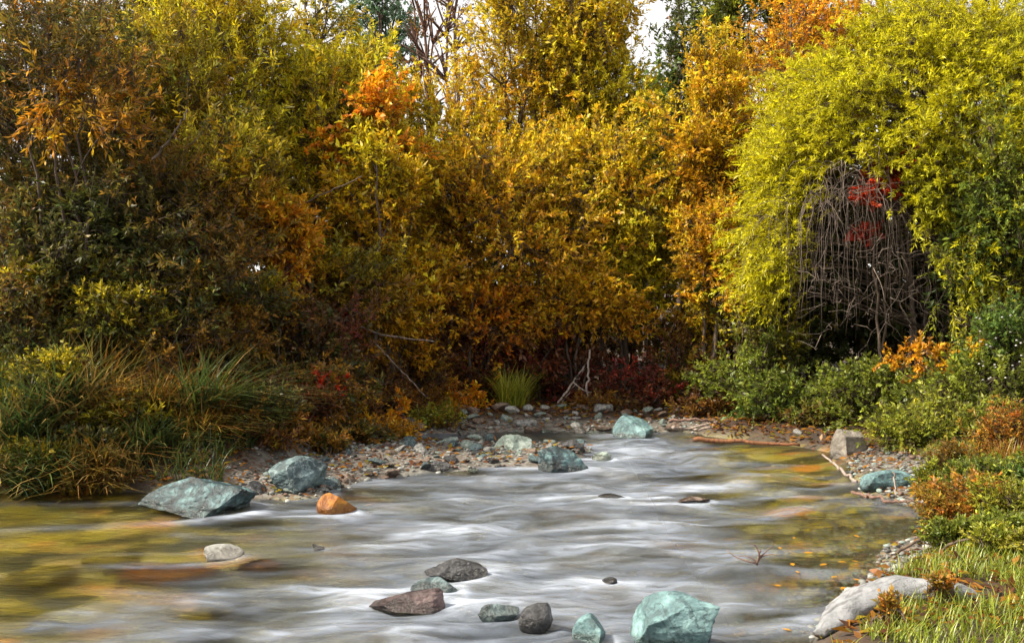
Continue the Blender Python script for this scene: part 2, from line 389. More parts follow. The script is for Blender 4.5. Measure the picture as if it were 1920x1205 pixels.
for a_, b_, w_ in MID:                              # water piles up against each stone and trails off to the left below it
    c_ = G(a_, b_); r_ = 0.5 * w_ * c_[1] / F_PX; du = (wx - c_[0]) * ca + (wy - c_[1] - .3 * r_) * sa; dv = -(wx - c_[0]) * sa + (wy - c_[1] - .3 * r_) * ca
    e_ = np.hypot(du, dv * 1.5) / r_
    collar = np.maximum(collar, np.exp(-((e_ - 1.12) / 0.28) ** 2) * np.clip(0.65 + 0.5 * du / r_, 0.15, 1))
    wing = np.exp(-((np.abs(dv) - 0.62 * r_ + 0.12 * du) / (0.2 * r_ + 0.02)) ** 2) * np.clip(-du / r_, 0, 1) * np.exp(np.minimum(du, 0) / (3.2 * r_))
    collar = np.maximum(collar, 0.8 * wing)
    lee = np.maximum(lee, np.exp(-(dv / (0.5 * r_)) ** 2) * np.clip(-du / r_, 0, 1) * np.exp(np.minimum(du, 0) / (2.5 * r_)))
foam = np.clip(foam + 0.55 * collar - 0.4 * lee, 0, 0.95); wz += 0.014 * collar - 0.008 * lee
white = 0.40 * collar - 0.15 * lee + np.clip(0.16 + 0.34 * rap + 0.35 * hump + 0.8 * n2(u * 1.5 + 9, wv * 4.6, 3, 57), 0, 1)   # how much air the foam holds
water = mesh_np('stream_water', np.stack([wx, wy, wz], 1), wf, water_material(), smooth=True, vattr={'foam': foam, 'rapid': np.clip(white, 0, 1), 'clear': np.clip(calm_r + 0.0 * calm_l, 0, 1)})
tag(water, kind='structure')

# ------------------------------------------------------------------ builders: tubes, leaves, blades
class Tubes:
    def __init__(s): s.V, s.F, s.n = [], [], 0
    def add(s, pts, rad, sides=5):
        pts = np.asarray(pts, float); k = len(pts)
        rad = np.broadcast_to(np.asarray(rad, float), (k,))
        t = norm(np.gradient(pts, axis=0))
        ref = np.array([0.31, 0.17, 0.93]); ref = np.where(np.abs(t @ ref)[:, None] > 0.95, np.array([[1.0, 0, 0]]), ref[None])
        a = norm(np.cross(t, ref)); b = np.cross(t, a)
        th = np.arange(sides) * 2 * math.pi / sides
        ring = pts[:, None] + rad[:, None, None] * (np.cos(th)[None, :, None] * a[:, None] + np.sin(th)[None, :, None] * b[:, None])
        i = s.n + np.arange(k * sides).reshape(k, sides); j = np.roll(i, -1, 1)
        s.V.append(ring.reshape(-1, 3)); s.F.append(np.stack([i[:-1].ravel(), j[:-1].ravel(), j[1:].ravel(), i[1:].ravel()], 1))
        c = s.n + k * sides                        # closed ends
        s.V.append(pts[[0, -1]])
        s.F.append(np.stack([i[0], np.full(sides, c), np.full(sides, c), j[0]], 1)[:, [0, 1, 3, 3]][:, :4] if False else np.stack([j[0], i[0], np.full(sides, c), np.full(sides, c)], 1)[:, :4])
        s.F.append(np.stack([i[-1], j[-1], np.full(sides, c + 1), np.full(sides, c + 1)], 1))
        s.n += k * sides + 2
    def prisms(s, A, B, r0, r1):                    # many thin twigs at once
        n = len(A); t = norm(B - A); ref = norm(rng.normal(size=(n, 3)))
        a = norm(np.cross(t, ref)); b = np.cross(t, a)
        P = []
        for base, r in ((A, r0), (B, r1)):
            for k in range(3):
                th = k * 2 * math.pi / 3
                P.append(base + np.reshape(r, (-1, 1)) * (math.cos(th) * a + math.sin(th) * b))
        Vv = np.stack(P, 1).reshape(-1, 3)
        o = s.n + 6 * np.arange(n)[:, None]
        Fq = np.concatenate([o + np.array([[k, (k + 1) % 3, 3 + (k + 1) % 3, 3 + k]]) for k in range(3)])
        s.V.append(Vv); s.F.append(Fq); s.n += 6 * n
    def build(s, name, mat, parent=None, loc=None):
        V = np.concatenate(s.V); Fq = np.concatenate(s.F)
        tri = Fq[:, 2] == Fq[:, 3]
        # keep one array of quads: split the capped triangles onto the rim by doubling the hub vertex
        hub = Fq[tri, 2]; nv = len(V); V = np.concatenate([V, V[hub]])
        Fq[tri, 3] = nv + np.arange(tri.sum())
        return mesh_np(name, V, Fq, mat, parent, smooth=True, loc=loc)
def bez(a, b, c, n=7):
    t = np.linspace(0, 1, n)[:, None]
    return (1 - t) ** 2 * a + 2 * t * (1 - t) * b + t * t * c

def leaves(P, D, ln, wd, up=0.7):
    """Pointed leaves as folded four-point blades. P base, D axis."""
    n = len(P); D = norm(D)
    nn = rng.normal(size=(n, 3)); nn[:, 2] += up; nn = norm(nn - (nn * D).sum(1, keepdims=True) * D)
    w = np.cross(D, nn)
    ln = np.reshape(ln, (-1, 1)); wd = np.reshape(wd, (-1, 1))
    mid = P + D * ln * 0.45 + nn * wd * 0.22
    V = np.stack([P, mid + w * wd * 0.5, P + D * ln - nn * ln * 0.08, mid - w * wd * 0.5], 1).reshape(-1, 3)
    return V, np.arange(4 * n, dtype=np.int32).reshape(n, 4)
def pick(pal, n, wts=None):
    cols = np.array([c for c, _ in pal]); w = np.array([x for _, x in pal], float)
    if wts is not None: w = w * wts
    return cols[rng.choice(len(pal), n, p=w / w.sum())]

PAL = dict(
    gold=[((0.76, 0.50, 0.016), 4), ((0.70, 0.36, 0.014), 2.0), ((0.52, 0.42, 0.018), 2), ((0.82, 0.64, 0.04), 1.6), ((0.20, 0.15, 0.02), 1.3)],
    amber=[((0.74, 0.36, 0.014), 4), ((0.66, 0.25, 0.012), 2.5), ((0.70, 0.48, 0.015), 2), ((0.22, 0.10, 0.02), 1.5), ((0.25, 0.19, 0.02), 0.8)],
    orange=[((0.85, 0.33, 0.016), 4), ((0.84, 0.42, 0.015), 2), ((0.80, 0.17, 0.012), 1.2)],
    olive=[((0.36, 0.31, 0.016), 4), ((0.50, 0.40, 0.016), 2.4), ((0.15, 0.17, 0.02), 2), ((0.45, 0.26, 0.02), 1)],
    yolive=[((0.60, 0.50, 0.014), 4), ((0.44, 0.42, 0.016), 3), ((0.70, 0.52, 0.018), 1.6), ((0.20, 0.21, 0.02), 1.2)],
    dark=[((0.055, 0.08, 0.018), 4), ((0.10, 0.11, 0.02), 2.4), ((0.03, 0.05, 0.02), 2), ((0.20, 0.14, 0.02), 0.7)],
    darkrust=[((0.15, 0.12, 0.018), 3), ((0.26, 0.13, 0.02), 2), ((0.08, 0.09, 0.02), 2.5), ((0.34, 0.13, 0.02), 0.9)],
    rust=[((0.36, 0.16, 0.02), 3), ((0.24, 0.10, 0.02), 2), ((0.30, 0.22, 0.02), 2), ((0.12, 0.10, 0.02), 1.6), ((0.50, 0.22, 0.02), 1)],
    lime=[((0.56, 0.52, 0.012), 4), ((0.68, 0.58, 0.014), 2), ((0.42, 0.41, 0.018), 2)],
    limegreen=[((0.25, 0.28, 0.02), 4), ((0.40, 0.40, 0.02), 2), ((0.13, 0.18, 0.025), 2.5)],
    green=[((0.10, 0.17, 0.03), 4), ((0.20, 0.25, 0.03), 2), ((0.06, 0.11, 0.03), 2)],
    herb=[((0.19, 0.23, 0.025), 4), ((0.30, 0.32, 0.03), 2), ((0.09, 0.13, 0.025), 2.5)],
    yherb=[((0.33, 0.34, 0.03), 4), ((0.20, 0.25, 0.03), 2), ((0.40, 0.30, 0.03), 1)],
    burgundy=[((0.22, 0.025, 0.02), 3), ((0.12, 0.02, 0.02), 2), ((0.34, 0.05, 0.025), 1), ((0.10, 0.05, 0.02), 1)],
    redbrown=[((0.16, 0.06, 0.025), 3), ((0.09, 0.04, 0.02), 2), ((0.28, 0.10, 0.02), 1.4), ((0.12, 0.11, 0.02), 1)],
    scarlet=[((0.62, 0.05, 0.015), 4), ((0.45, 0.03, 0.015), 2), ((0.72, 0.12, 0.015), 1.4)],
    bluegreen=[((0.10, 0.18, 0.10), 4), ((0.16, 0.25, 0.14), 2)],
    straw=[((0.38, 0.24, 0.08), 2), ((0.26, 0.14, 0.04), 2), ((0.20, 0.16, 0.03), 2), ((0.10, 0.10, 0.03), 2)],
    ochre=[((0.24, 0.14, 0.02), 3), ((0.19, 0.15, 0.02), 2), ((0.26, 0.10, 0.02), 1.5), ((0.09, 0.10, 0.02), 1.5)],
    bank=[((0.055, 0.095, 0.022), 3), ((0.11, 0.13, 0.022), 2), ((0.03, 0.05, 0.02), 2.5), ((0.28, 0.17, 0.05), 0.7)],
    copper=[((0.48, 0.17, 0.02), 2.6), ((0.32, 0.09, 0.02), 1.2), ((0.42, 0.27, 0.03), 2), ((0.18, 0.20, 0.03), 2.2)],
    lawn=[((0.22, 0.26, 0.014), 3), ((0.13, 0.19, 0.018), 2.5), ((0.28, 0.32, 0.02), 1.6), ((0.30, 0.16, 0.02), 0.3)],
)
BLEND = dict(gold=('amber', 'yolive'), amber=('orange', 'gold'), yolive=('gold', 'olive'), olive=('amber', 'dark'), darkrust=('rust', 'dark'), rust=('amber', 'dark'), dark=('darkrust', 'dark'), redbrown=('burgundy', 'rust'))
def shrub(name, label, cat, c, D, r, pal, n=9000, leaf=(0.11, 0.036), ry=None, base=None, stems=4, clumps=20, pal_low=None, up=0.5, twig=0.34,
          per=20, tight=0.175, shell=(0.25, 0.9), reject=None, spots=None, K=None, mat=None, bark=BARK, group=None, seed=None, side=None, cut=0.0, pieces=('trunk', 'crown'), stem_r=0.035, wild=0.45, zmin=-9.0):
    if seed is not None: reseed(seed)
    n = int(n * 1.75); leaf = (leaf[0] * 0.72, leaf[1] * 0.75)
    C = W(c[0], c[1], D); s = D / F_PX
    r3 = np.array([r[0] * s, ry or min(r[0], r[1]) * s * 0.85, r[1] * s])
    if not spots and K is None: C[2] = max(C[2], gz(C[0], C[1]) + 0.55 * r[1] * s)
    bx = C[0] if base is None else (base - 960) * s
    B = np.array([bx, D + 0.1, 0.0]); B[2] = gz(B[0], B[1]) - 0.06
    # clump centres
    if K is not None: pass
    elif spots:
        K = np.array([W(a, b, D + rng.uniform(-.2, .2)) for a, b in spots])
    else:
        clumps = int(clumps * 2.0); d = norm(rng.normal(size=(clumps, 3)))
        K = C + d * r3 * (rng.uniform(shell[0] ** 3, shell[1] ** 3, (clumps, 1)) ** (1 / 3)) * (1 + 0.18 * rng.normal(size=(clumps, 1)).clip(-1, 1))
    gl = ground_z(K[:, 0], K[:, 1]); K[:, 2] = np.maximum(K[:, 2], gl + 0.08)
    if cut: K = K[(K[:, 2] > C[2] - r3[2] * cut)]
    T = Tubes()
    # stems
    path = []
    ns = max(1, stems)
    order = np.argsort(-K[:, 2]); tops = K[order[:max(ns, 1)]] if not spots else K
    H = max(C[2] - B[2], 0.2)
    stem_r = min(stem_r, 0.006 + 0.018 * H)
    for i in range(ns):
        top = tops[i % len(tops)]; b0 = B + np.array([rng.normal() * 0.07 * ns ** .5, rng.normal() * 0.07 * ns ** .5, 0])
        mid = b0 + (top - b0) * np.array([0.25, 0.25, 0.55]) + rng.normal(size=3) * 0.05 * H
        p = bez(b0, mid, top, 12); p[1:-1] += rng.normal(size=(10, 3)) * 0.012 * H
        rad = np.linspace(stem_r, 0.007, 12) * rng.uniform(.7, 1.15)
        T.add(p, rad, 6); path.append(p)
    path = np.concatenate(path)
    for k in K:
        low = path[path[:, 2] < k[2] - 0.05 * H]
        if len(low) == 0: low = path[:3]
        a = low[np.argmin(np.linalg.norm((low - k) * [1, 1, 0.6], axis=1) + rng.uniform(0, .25, len(low)))]
        m = (a + k) / 2 + np.array([0, 0, 0.12 * np.linalg.norm(k - a)]) + rng.normal(size=3) * 0.06 * np.linalg.norm(k - a)
        T.add(bez(a, m, k, 6), np.minimum(np.linspace(0.013, 0.005, 6) * (0.5 + stem_r / 0.07), stem_r * .8), 4)
    # twigs
    nt_ = max(6, int(n / per)); ki = rng.integers(0, len(K), nt_)
    off = rng.normal(size=(nt_, 3)).clip(-2, 2) * r3 * tight
    if spots: off = rng.normal(size=(nt_, 3)).clip(-2, 2) * tight
    tipp = K[ki] + off
    if reject is not None:
        keep = ~reject(tipp); tipp, ki = tipp[keep], ki[keep]
    g2 = ground_z(tipp[:, 0], tipp[:, 1]); keep = (tipp[:, 2] > g2 + 0.03) & (tipp[:, 2] > zmin); tipp, ki = tipp[keep], ki[keep]
    nt_ = len(tipp)
    axisv = np.array([C[0], C[1], 0]); outw = norm((tipp - C) / r3 + 1e-6)
    td = norm(outw * 0.8 + np.array([0, 0, up]) + rng.normal(size=(nt_, 3)) * wild + (0 if side is None else np.array(side)))
    tl = twig * rng.uniform(.6, 1.3, nt_)
    st = tipp - td * tl[:, None] * 0.5
    near = (rng.random(nt_) < 0.7)
    if near.any(): T.prisms(K[ki][near], st[near], np.full(near.sum(), .0035), np.full(near.sum(), .002))
    T.prisms(st, st + td * tl[:, None], np.full(nt_, .0028), np.full(nt_, .0012))
    # leaves along the twigs
    ti = np.repeat(np.arange(nt_), per); uu = rng.uniform(0.08, 1.05, len(ti))
    td2 = td[ti]; droop = np.zeros_like(td2); droop[:, 2] = -0.22 * uu ** 2 * (1 if up < 0.2 else 0.5)
    P = st[ti] + (td2 + droop) * (tl[ti] * uu)[:, None]
    pr = norm(np.cross(td2, rng.normal(size=td2.shape)))
    ang = rng.uniform(0.35, 1.15, len(ti))[:, None]
    Dl = np.cos(ang) * td2 + np.sin(ang) * pr + np.array([0, 0, -0.15])
    lf = leaf[0] * rng.uniform(.65, 1.25, len(ti)) * np.exp(0.22 * rng.normal(size=nt_))[ti]; Vv, Ff = leaves(P, Dl, lf, leaf[1] * rng.uniform(.75, 1.25, len(ti)) * lf / leaf[0])
    # colour: per clump, per twig, per leaf
    cl = pick(PAL[pal], len(K))[ki][ti]; ct = pick(PAL[pal], nt_)[ti]; cc = pick(PAL[pal], len(ti))
    colr = 0.25 * cl + 0.4 * ct + 0.35 * cc
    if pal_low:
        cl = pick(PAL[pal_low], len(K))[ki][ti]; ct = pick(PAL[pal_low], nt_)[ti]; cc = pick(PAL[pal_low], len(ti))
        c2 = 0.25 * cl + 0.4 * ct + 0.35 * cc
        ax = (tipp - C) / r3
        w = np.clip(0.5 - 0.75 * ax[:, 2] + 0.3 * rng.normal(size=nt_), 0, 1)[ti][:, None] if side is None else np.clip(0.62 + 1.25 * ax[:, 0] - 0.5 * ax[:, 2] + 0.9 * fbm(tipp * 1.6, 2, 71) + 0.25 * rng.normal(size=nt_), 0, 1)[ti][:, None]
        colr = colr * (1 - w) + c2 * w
    if cat in ('tree', 'bush') and pal in BLEND and D > 9:           # autumn turns the thicket in drifts that cross from plant to plant
        fld = fbm(tipp * np.array([0.75, 0.75, 0.95]) + 5.0, 3, 61) + 0.16 * rng.normal(size=nt_)
        hi = np.clip((fld - 0.20) / 0.25, 0, 1)[ti][:, None] * 0.8; lo = np.clip((-fld - 0.18) / 0.25, 0, 1)[ti][:, None] * 0.8
        dk = BLEND[pal]
        colr = colr * (1 - hi) + (0.5 * pick(PAL[dk[0]], nt_)[ti] + 0.5 * pick(PAL[dk[0]], len(ti))) * hi
        colr = colr * (1 - lo) + (0.5 * pick(PAL[dk[1]], nt_)[ti] + 0.5 * pick(PAL[dk[1]], len(ti))) * lo
    colr = colr * np.exp(rng.normal(size=(len(ti), 1)) * 0.34)
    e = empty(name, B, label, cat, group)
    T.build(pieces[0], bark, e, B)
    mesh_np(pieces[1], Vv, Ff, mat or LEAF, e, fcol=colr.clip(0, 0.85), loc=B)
    return e

def blades(P, H, lean, wd, pal, seg=4, spread=0.5):
    """Arching grass blades; P roots, H lengths."""
    n = len(P); az = rng.uniform(0, 2 * math.pi, n)
    d = np.stack([np.cos(az), np.sin(az), np.zeros(n)], 1) * rng.uniform(.2, 1, n)[:, None] * spread + np.asarray(lean)
    u = np.array([0, 0, 1.0]); wv_ = norm(np.cross(norm(d + 1e-5), u)) ; rows = []
    for k in range(seg + 1):
        t = k / seg
        c = P + (d * (t * 0.55 + t * t * 0.75) + u * (t - 0.42 * t * t * np.clip(np.linalg.norm(d, axis=1, keepdims=True), 0, 1.6))) * H[:, None]
        w = wd * (1 - t ** 1.6) * 0.5 + 0.0004
        rows += [c - wv_ * w, c + wv_ * w]
    V = np.stack(rows, 1).reshape(-1, 3); m = 2 * (seg + 1)
    o = (m * np.arange(n))[:, None]
    Fq = np.stack([o + np.array([[2 * k, 2 * k + 1, 2 * k + 3, 2 * k + 2]]) for k in range(seg)], 1).reshape(-1, 4)
    colr = np.repeat(0.6 * pick(PAL[pal], n) + 0.4 * pick(PAL[pal], n), seg, 0) * np.exp(np.repeat(rng.normal(size=n), seg) * 0.22)[:, None]
    return V, Fq, colr.clip(0, 0.85)
def tuft(label, px, py, D, h, pal, n=160, lean=(0, 0, 0), wd=0.011, rad=0.10, spread=0.8, name='grass_tuft', group=None, seed=None):
    if seed is not None: reseed(seed)
    x = (px - 960) * D / F_PX; z = gz(x, D)
    a = rng.uniform(0, 2 * math.pi, n); q = rad * np.sqrt(rng.random(n))
    P = np.stack([x + q * np.cos(a), D + q * np.sin(a), np.zeros(n)], 1); P[:, 2] = ground_z(P[:, 0], P[:, 1]) - 0.02
    V, Fq, c = blades(P, h * rng.uniform(.45, 1.15, n), lean, wd, pal, spread=spread)
    o = mesh_np(name, V, Fq, GRASS, fcol=c, loc=(x, D, z)); o.location = (x, D, z)
    return tag(o, label, 'grass tuft', group)

# ------------------------------------------------------------------ rocks
def ico(sub):
    bm = bmesh.new(); bmesh.ops.create_icosphere(bm, subdivisions=sub, radius=1.0)
    bm.verts.ensure_lookup_table()
    V = np.array([v.co[:] for v in bm.verts]); Fq = np.array([[v.index for v in f.verts] for f in bm.faces]); bm.free()
    return V, Fq
ICO = {k: ico(k) for k in (2, 3, 4, 5)}
def rock_shape(seed, size, cuts=9, rough=0.05, sub=4, planes=(), top=None):
    g = np.random.default_rng(seed); V, Fq = ICO[sub]; V = V.copy()
    pl = [(np.asarray(norm(np.array(p[:3], float))), p[3]) for p in planes]
    for _ in range(cuts):
        pl.append((norm(g.normal(size=3)), g.uniform(.42, .78)))
    for nrm, d in pl:
        k = V @ nrm - d; V -= np.maximum(k, 0)[:, None] * nrm
    nd = norm(V)
    V = V + nd * (rough * fbm(V * 2.1 + seed, 4, seed)[:, None] + rough * 0.9 * np.abs(fbm(V * np.array([3.2, 3.2, 6]) + seed, 4, seed + 5))[:, None])
    ext = np.abs(V).max(0); V = V / ext * np.asarray(size) * 0.5
    return V, Fq
def rock(label, px, py, w, h, m, seed, deep=0.8, cuts=9, rough=0.06, sub=4, z=0.0, yaw=None, tilt=(0, 0), planes=(), name='rock', group=None, sink=0.35, cat='rock'):
    """px,py: where the visible foot sits in the photo; w,h: visible size in px."""
    b = G(px, py, z); s = b[1] / F_PX
    ww, hh = w * s, h * s / (1 - sink)
    V, Fq = rock_shape(seed, (ww, ww * deep, hh), cuts, rough, sub, planes)
    o = mesh_np(name, V, Fq, RM[m], smooth=sub < 4)
    if sub >= 4:
        o.data.polygons.foreach_set('use_smooth', np.zeros(len(Fq), bool))
    o.location = (b[0], b[1] + ww * deep * 0.40, z + hh * (0.5 - sink))
    o.rotation_euler = (R(tilt[0]), R(tilt[1]), R(np.random.default_rng(seed).uniform(-25, 25)) if yaw is None else R(yaw))
    return tag(o, label, cat, group)

# ---- the rocks one can tell apart
rock('blue-green veined boulder at the left water edge with a dark right end', 345, 966, 240, 60, 'blue', 11, 0.75, 16, 0.09, 5, yaw=-14)
rock('dark teal boulder beside the orange stone, its foot in the stream', 556, 932, 122, 74, 'darkteal', 12, 0.8, 10, 0.07, 5, yaw=10)
rock('orange ochre stone sticking out of the water', 628, 964, 78, 46, 'orange', 13, 0.75, 6, 0.04, 4)
rock('small black stone wedged between the two blue-green boulders', 480, 934, 48, 30, 'dark', 14, 0.8)
rock('pale green rounded rock at the tip of the gravel bar', 970, 858, 88, 44, 'green', 15, 0.9, 8, 0.08)
rock('blue-grey boulder at the tip of the gravel bar with dark streaks', 1054, 884, 114, 44, 'blue', 16, 0.8, 11, 0.07, 5)
rock('small dark slab behind the blue-grey boulder at the bar tip', 1078, 852, 56, 28, 'dark', 17, 0.7)
rock('teal low rock on the far bank by the crimson shrub', 1196, 822, 90, 40, 'teal', 18, 0.7, 8, 0.06)
rock('brown-grey striped boulder under the green bush on the right bank', 1598, 862, 70, 58, 'striped', 19, 0.8, 7, 0.05, 5)
rock('flat teal rock at the right water edge with a pale stick against it', 1672, 926, 120, 42, 'teal', 20, 0.6, 9, 0.05, 5, yaw=8)
rock('black jagged rock in the middle of the stream', 850, 1094, 130, 42, 'dark', 21, 0.55, 12, 0.08, 5, yaw=-12, tilt=(0, 6))
rock('flat teal stone lying behind the maroon slab', 815, 1120, 100, 32, 'darkteal', 22, 0.6, 9, 0.05)
rock('maroon slab of rock in the stream, longest of the midstream stones', 778, 1150, 184, 38, 'maroon', 23, 0.45, 12, 0.06, 5, yaw=4, tilt=(0, -5))
rock('charcoal rock with a flat wet ledge in the near stream', 934, 1166, 82, 40, 'darkteal', 24, 0.7, 10, 0.07)
rock('dark grey pyramid-shaped rock in the near stream', 1012, 1182, 82, 48, 'dark', 25, 0.7, 7, 0.05, yaw=15)
rock('small teal rock at the bottom of the stream beside the big teal boulder', 1115, 1218, 84, 60, 'teal', 26, 0.8, 8, 0.05)
rock('big teal boulder with a sharp ridge in the near stream', 1282, 1236, 192, 136, 'teal', 27, 0.8, 6, 0.06, 5, yaw=0, planes=((0.15, -0.1, 1, 0.62), (1, -0.3, 0.1, 0.72), (-0.7, -0.5, 0.55, 0.62), (0, -1, 0.25, 0.6)), sink=0.25)
rock('whitish stone just breaking the surface in the left shallows', 404, 1052, 92, 26, 'pale', 28, 0.7, 4, 0.03, 4)
rock('small black chip of rock poking out left of centre stream', 596, 1034, 30, 16, 'dark', 29, 0.6)
rock('dark sliver of rock breaking the ripples below the blue-grey boulder', 1150, 940, 60, 13, 'dark', 30, 0.5)
rock('brown low rock in the rapids right of the dark sliver', 1300, 944, 78, 14, 'brown', 31, 0.5)
rock('tiny dark stone breaking the ripples right of the black jagged rock', 1146, 1094, 36, 10, 'dark', 32, 0.5)
rock('dark low stone at the foot of the gravel bar', 818, 884, 62, 18, 'dark', 33, 0.6)
rock('pale stone half awash right of the blue-grey boulder', 1132, 866, 44, 18, 'green', 34, 0.7)
rock('brown slab on the bar edge beside the orange stone', 640, 908, 54, 18, 'brown', 35, 0.6)
rock('pale flat stone on the right bank above the white gravel', 1768, 918, 60, 24, 'pale', 36, 0.7, z=0.05)
rock('grey stone at the far left edge of the gravel bar under the grass', 470, 800, 60, 40, 'grey', 37, 0.8, z=0.35)
# submerged stones in the left shallows
for k, (px, py, w, h, m, lab) in enumerate([
        (300, 1062, 200, 20, 'orange', 'long orange stone under water left of the whitish stone'),
        (480, 1048, 92, 16, 'orange', 'small orange stone under water right of the whitish stone'),
        (190, 1045, 120, 20, 'algae', 'yellow-green stone under water in the left shallows'),
        (420, 1112, 130, 24, 'algae', 'yellow-green stone under water below the whitish stone'),
        (60, 1070, 140, 20, 'algae', 'mossy yellow stone under water at the left edge of the stream'),
        (330, 1150, 150, 22, 'algae', 'broad yellow stone under water lowest in the left shallows')]):
    o = rock(lab, px, py, w, h * 2.2, m, 60 + k, 0.7, 3, 0.03, 4, name='submerged_stone', sink=0.5, cat='stone')
    o.location.z = -0.06 - o.dimensions.z / 2

# long pale streaked stone lying on the right bank
def long_stone():
    P = np.array([G(1535, 1188, 0.06), G(1580, 1150, 0.10), G(1625, 1122, 0.14), G(1680, 1106, 0.17), G(1740, 1104, 0.18), G(1800, 1110, 0.17), G(1832, 1114, 0.16)])
    t = np.linspace(0, 1, 60); ti = np.linspace(0, 1, len(P))
    from numpy import interp
    Q = np.stack([interp(t, ti, P[:, k]) for k in range(3)], 1)
    for _ in range(6): Q[1:-1] = (Q[:-2] + 2 * Q[1:-1] + Q[2:]) / 4
    rad = 0.080 * np.sin(np.clip(t, 0.02, 0.98) * math.pi) ** 0.35
    T = norm(np.gradient(Q, axis=0)); up = np.array([0, 0, 1.0]); sd = norm(np.cross(T, up)); u2 = np.cross(sd, T)
    m = 40; th = np.arange(m) * 2 * math.pi / m
    V = Q[:, None] + rad[:, None, None] * (1.25 * np.cos(th)[None, :, None] * sd[:, None] + 0.72 * np.sin(th)[None, :, None] * u2[:, None])
    V = V.reshape(-1, 3)
    cen = np.repeat(Q, m, 0); d = norm(V - cen)
    V = V + d * (0.02 * fbm(V * 4, 3, 77) + 0.012 * fbm(V * np.array([10, 26, 26]), 3, 78))[:, None]
    i = np.arange(60 * m).reshape(60, m); j = np.roll(i, -1, 1)
    Fq = np.stack([i[:-1].ravel(), j[:-1].ravel(), j[1:].ravel(), i[1:].ravel()], 1)
    n0 = len(V)                                     # blunt ends
    V = np.concatenate([V, np.repeat(Q[[0]], m, 0), np.repeat(Q[[-1]], m, 0)])
    Fq = np.concatenate([Fq, np.stack([j[0], i[0], n0 + np.arange(m), n0 + (np.arange(m) + 1) % m], 1), np.stack([i[-1], j[-1], n0 + m + (np.arange(m) + 1) % m, n0 + m + np.arange(m)], 1)])
    b = Q[30].copy(); b[2] = 0
    o = mesh_np('long_stone', V, Fq, RM['log'], smooth=True, loc=b); o.location = b
    tag(o, 'long pale grey streaked stone bent along the edge of the right bank grass', 'rock')
long_stone()

# ---- cobbles: one mesh per look, copied
def cobble_proto(m, seed):
    V, Fq = rock_shape(seed, (1, 0.8, 0.6), 6, 0.06, 3)
    o = mesh_np('cobble', V, Fq, RM[m], smooth=True); return o
COB = {}
def cobble(m, x, y, z, size, label, group):
    key = (m, int(rng.integers(0, 4)))
    if key not in COB: o = COB[key] = cobble_proto(m, 200 + key[1] * 7 + len(m))
    else: o = COB[key].copy(); COL.objects.link(o)
    o.location = (x, y, z); o.rotation_euler = (rng.uniform(-.35, .35), rng.uniform(-.35, .35), rng.uniform(0, 6.28))
    o.scale = (size * rng.uniform(.8, 1.25), size * rng.uniform(.8, 1.2), size * rng.uniform(.6, 1.15))
    tag(o, label, 'cobble', group)
def strew(pxpoly, n, smin, smax, mats, labels, group, seed):
    reseed(seed)
    poly = np.array([G(a, b)[:2] for a, b in pxpoly]); lo, hi = poly.min(0), poly.max(0); done = 0; placed = []
    for _ in range(n * 60):
        if done >= n: break
        x, y = rng.uniform(lo, hi)
        if sdist(np.array([x]), np.array([y]), poly)[0] > 0: continue
        sz = smin + (smax - smin) * rng.random() ** 2.2
        if any((x - a) ** 2 + (y - b) ** 2 < (0.36 * (sz + c)) ** 2 for a, b, c in placed): continue
        placed.append((x, y, sz)); k = int(rng.choice(len(mats)))
        cobble(mats[k], x, y, max(gz(x, y), -0.03) + sz * 0.07, sz, labels[k], group); done += 1
strew([(440, 915), (560, 880), (660, 845), (800, 824), (1100, 838), (1090, 862), (930, 878), (700, 900), (600, 940)], 130, 0.06, 0.20, ['green', 'grey', 'brown', 'dark', 'darkteal', 'maroon'],
      ['pale green cobble on the gravel bar', 'grey cobble on the gravel bar', 'brown cobble on the gravel bar', 'blackish cobble on the gravel bar', 'dark teal cobble on the gravel bar', 'maroon cobble on the gravel bar'], 'cobbles on the gravel bar', 301)
strew([(660, 795), (960, 790), (1270, 786), (1275, 812), (960, 814), (770, 815)], 120, 0.08, 0.27, ['pale', 'green', 'grey', 'brown'],
      ['whitish cobble along the far water edge', 'pale green cobble along the far water edge', 'grey cobble along the far water edge', 'brown cobble along the far water edge'], 'cobbles along the far water edge', 302)
strew([(1640, 915), (1780, 905), (1790, 950), (1750, 1060), (1660, 1062), (1740, 985)], 60, 0.03, 0.085, ['pale', 'green', 'grey'],
      ['white pebble on the right shore', 'pale green pebble on the right shore', 'grey pebble on the right shore'], 'pebbles on the right shore', 303)
strew([(1460, 800), (1560, 800), (1620, 860), (1560, 850), (1480, 830)], 14, 0.06, 0.16, ['brown', 'grey'],
      ['brown stone at the foot of the right bank', 'grey stone at the foot of the right bank'], 'stones at the foot of the right bank', 304)

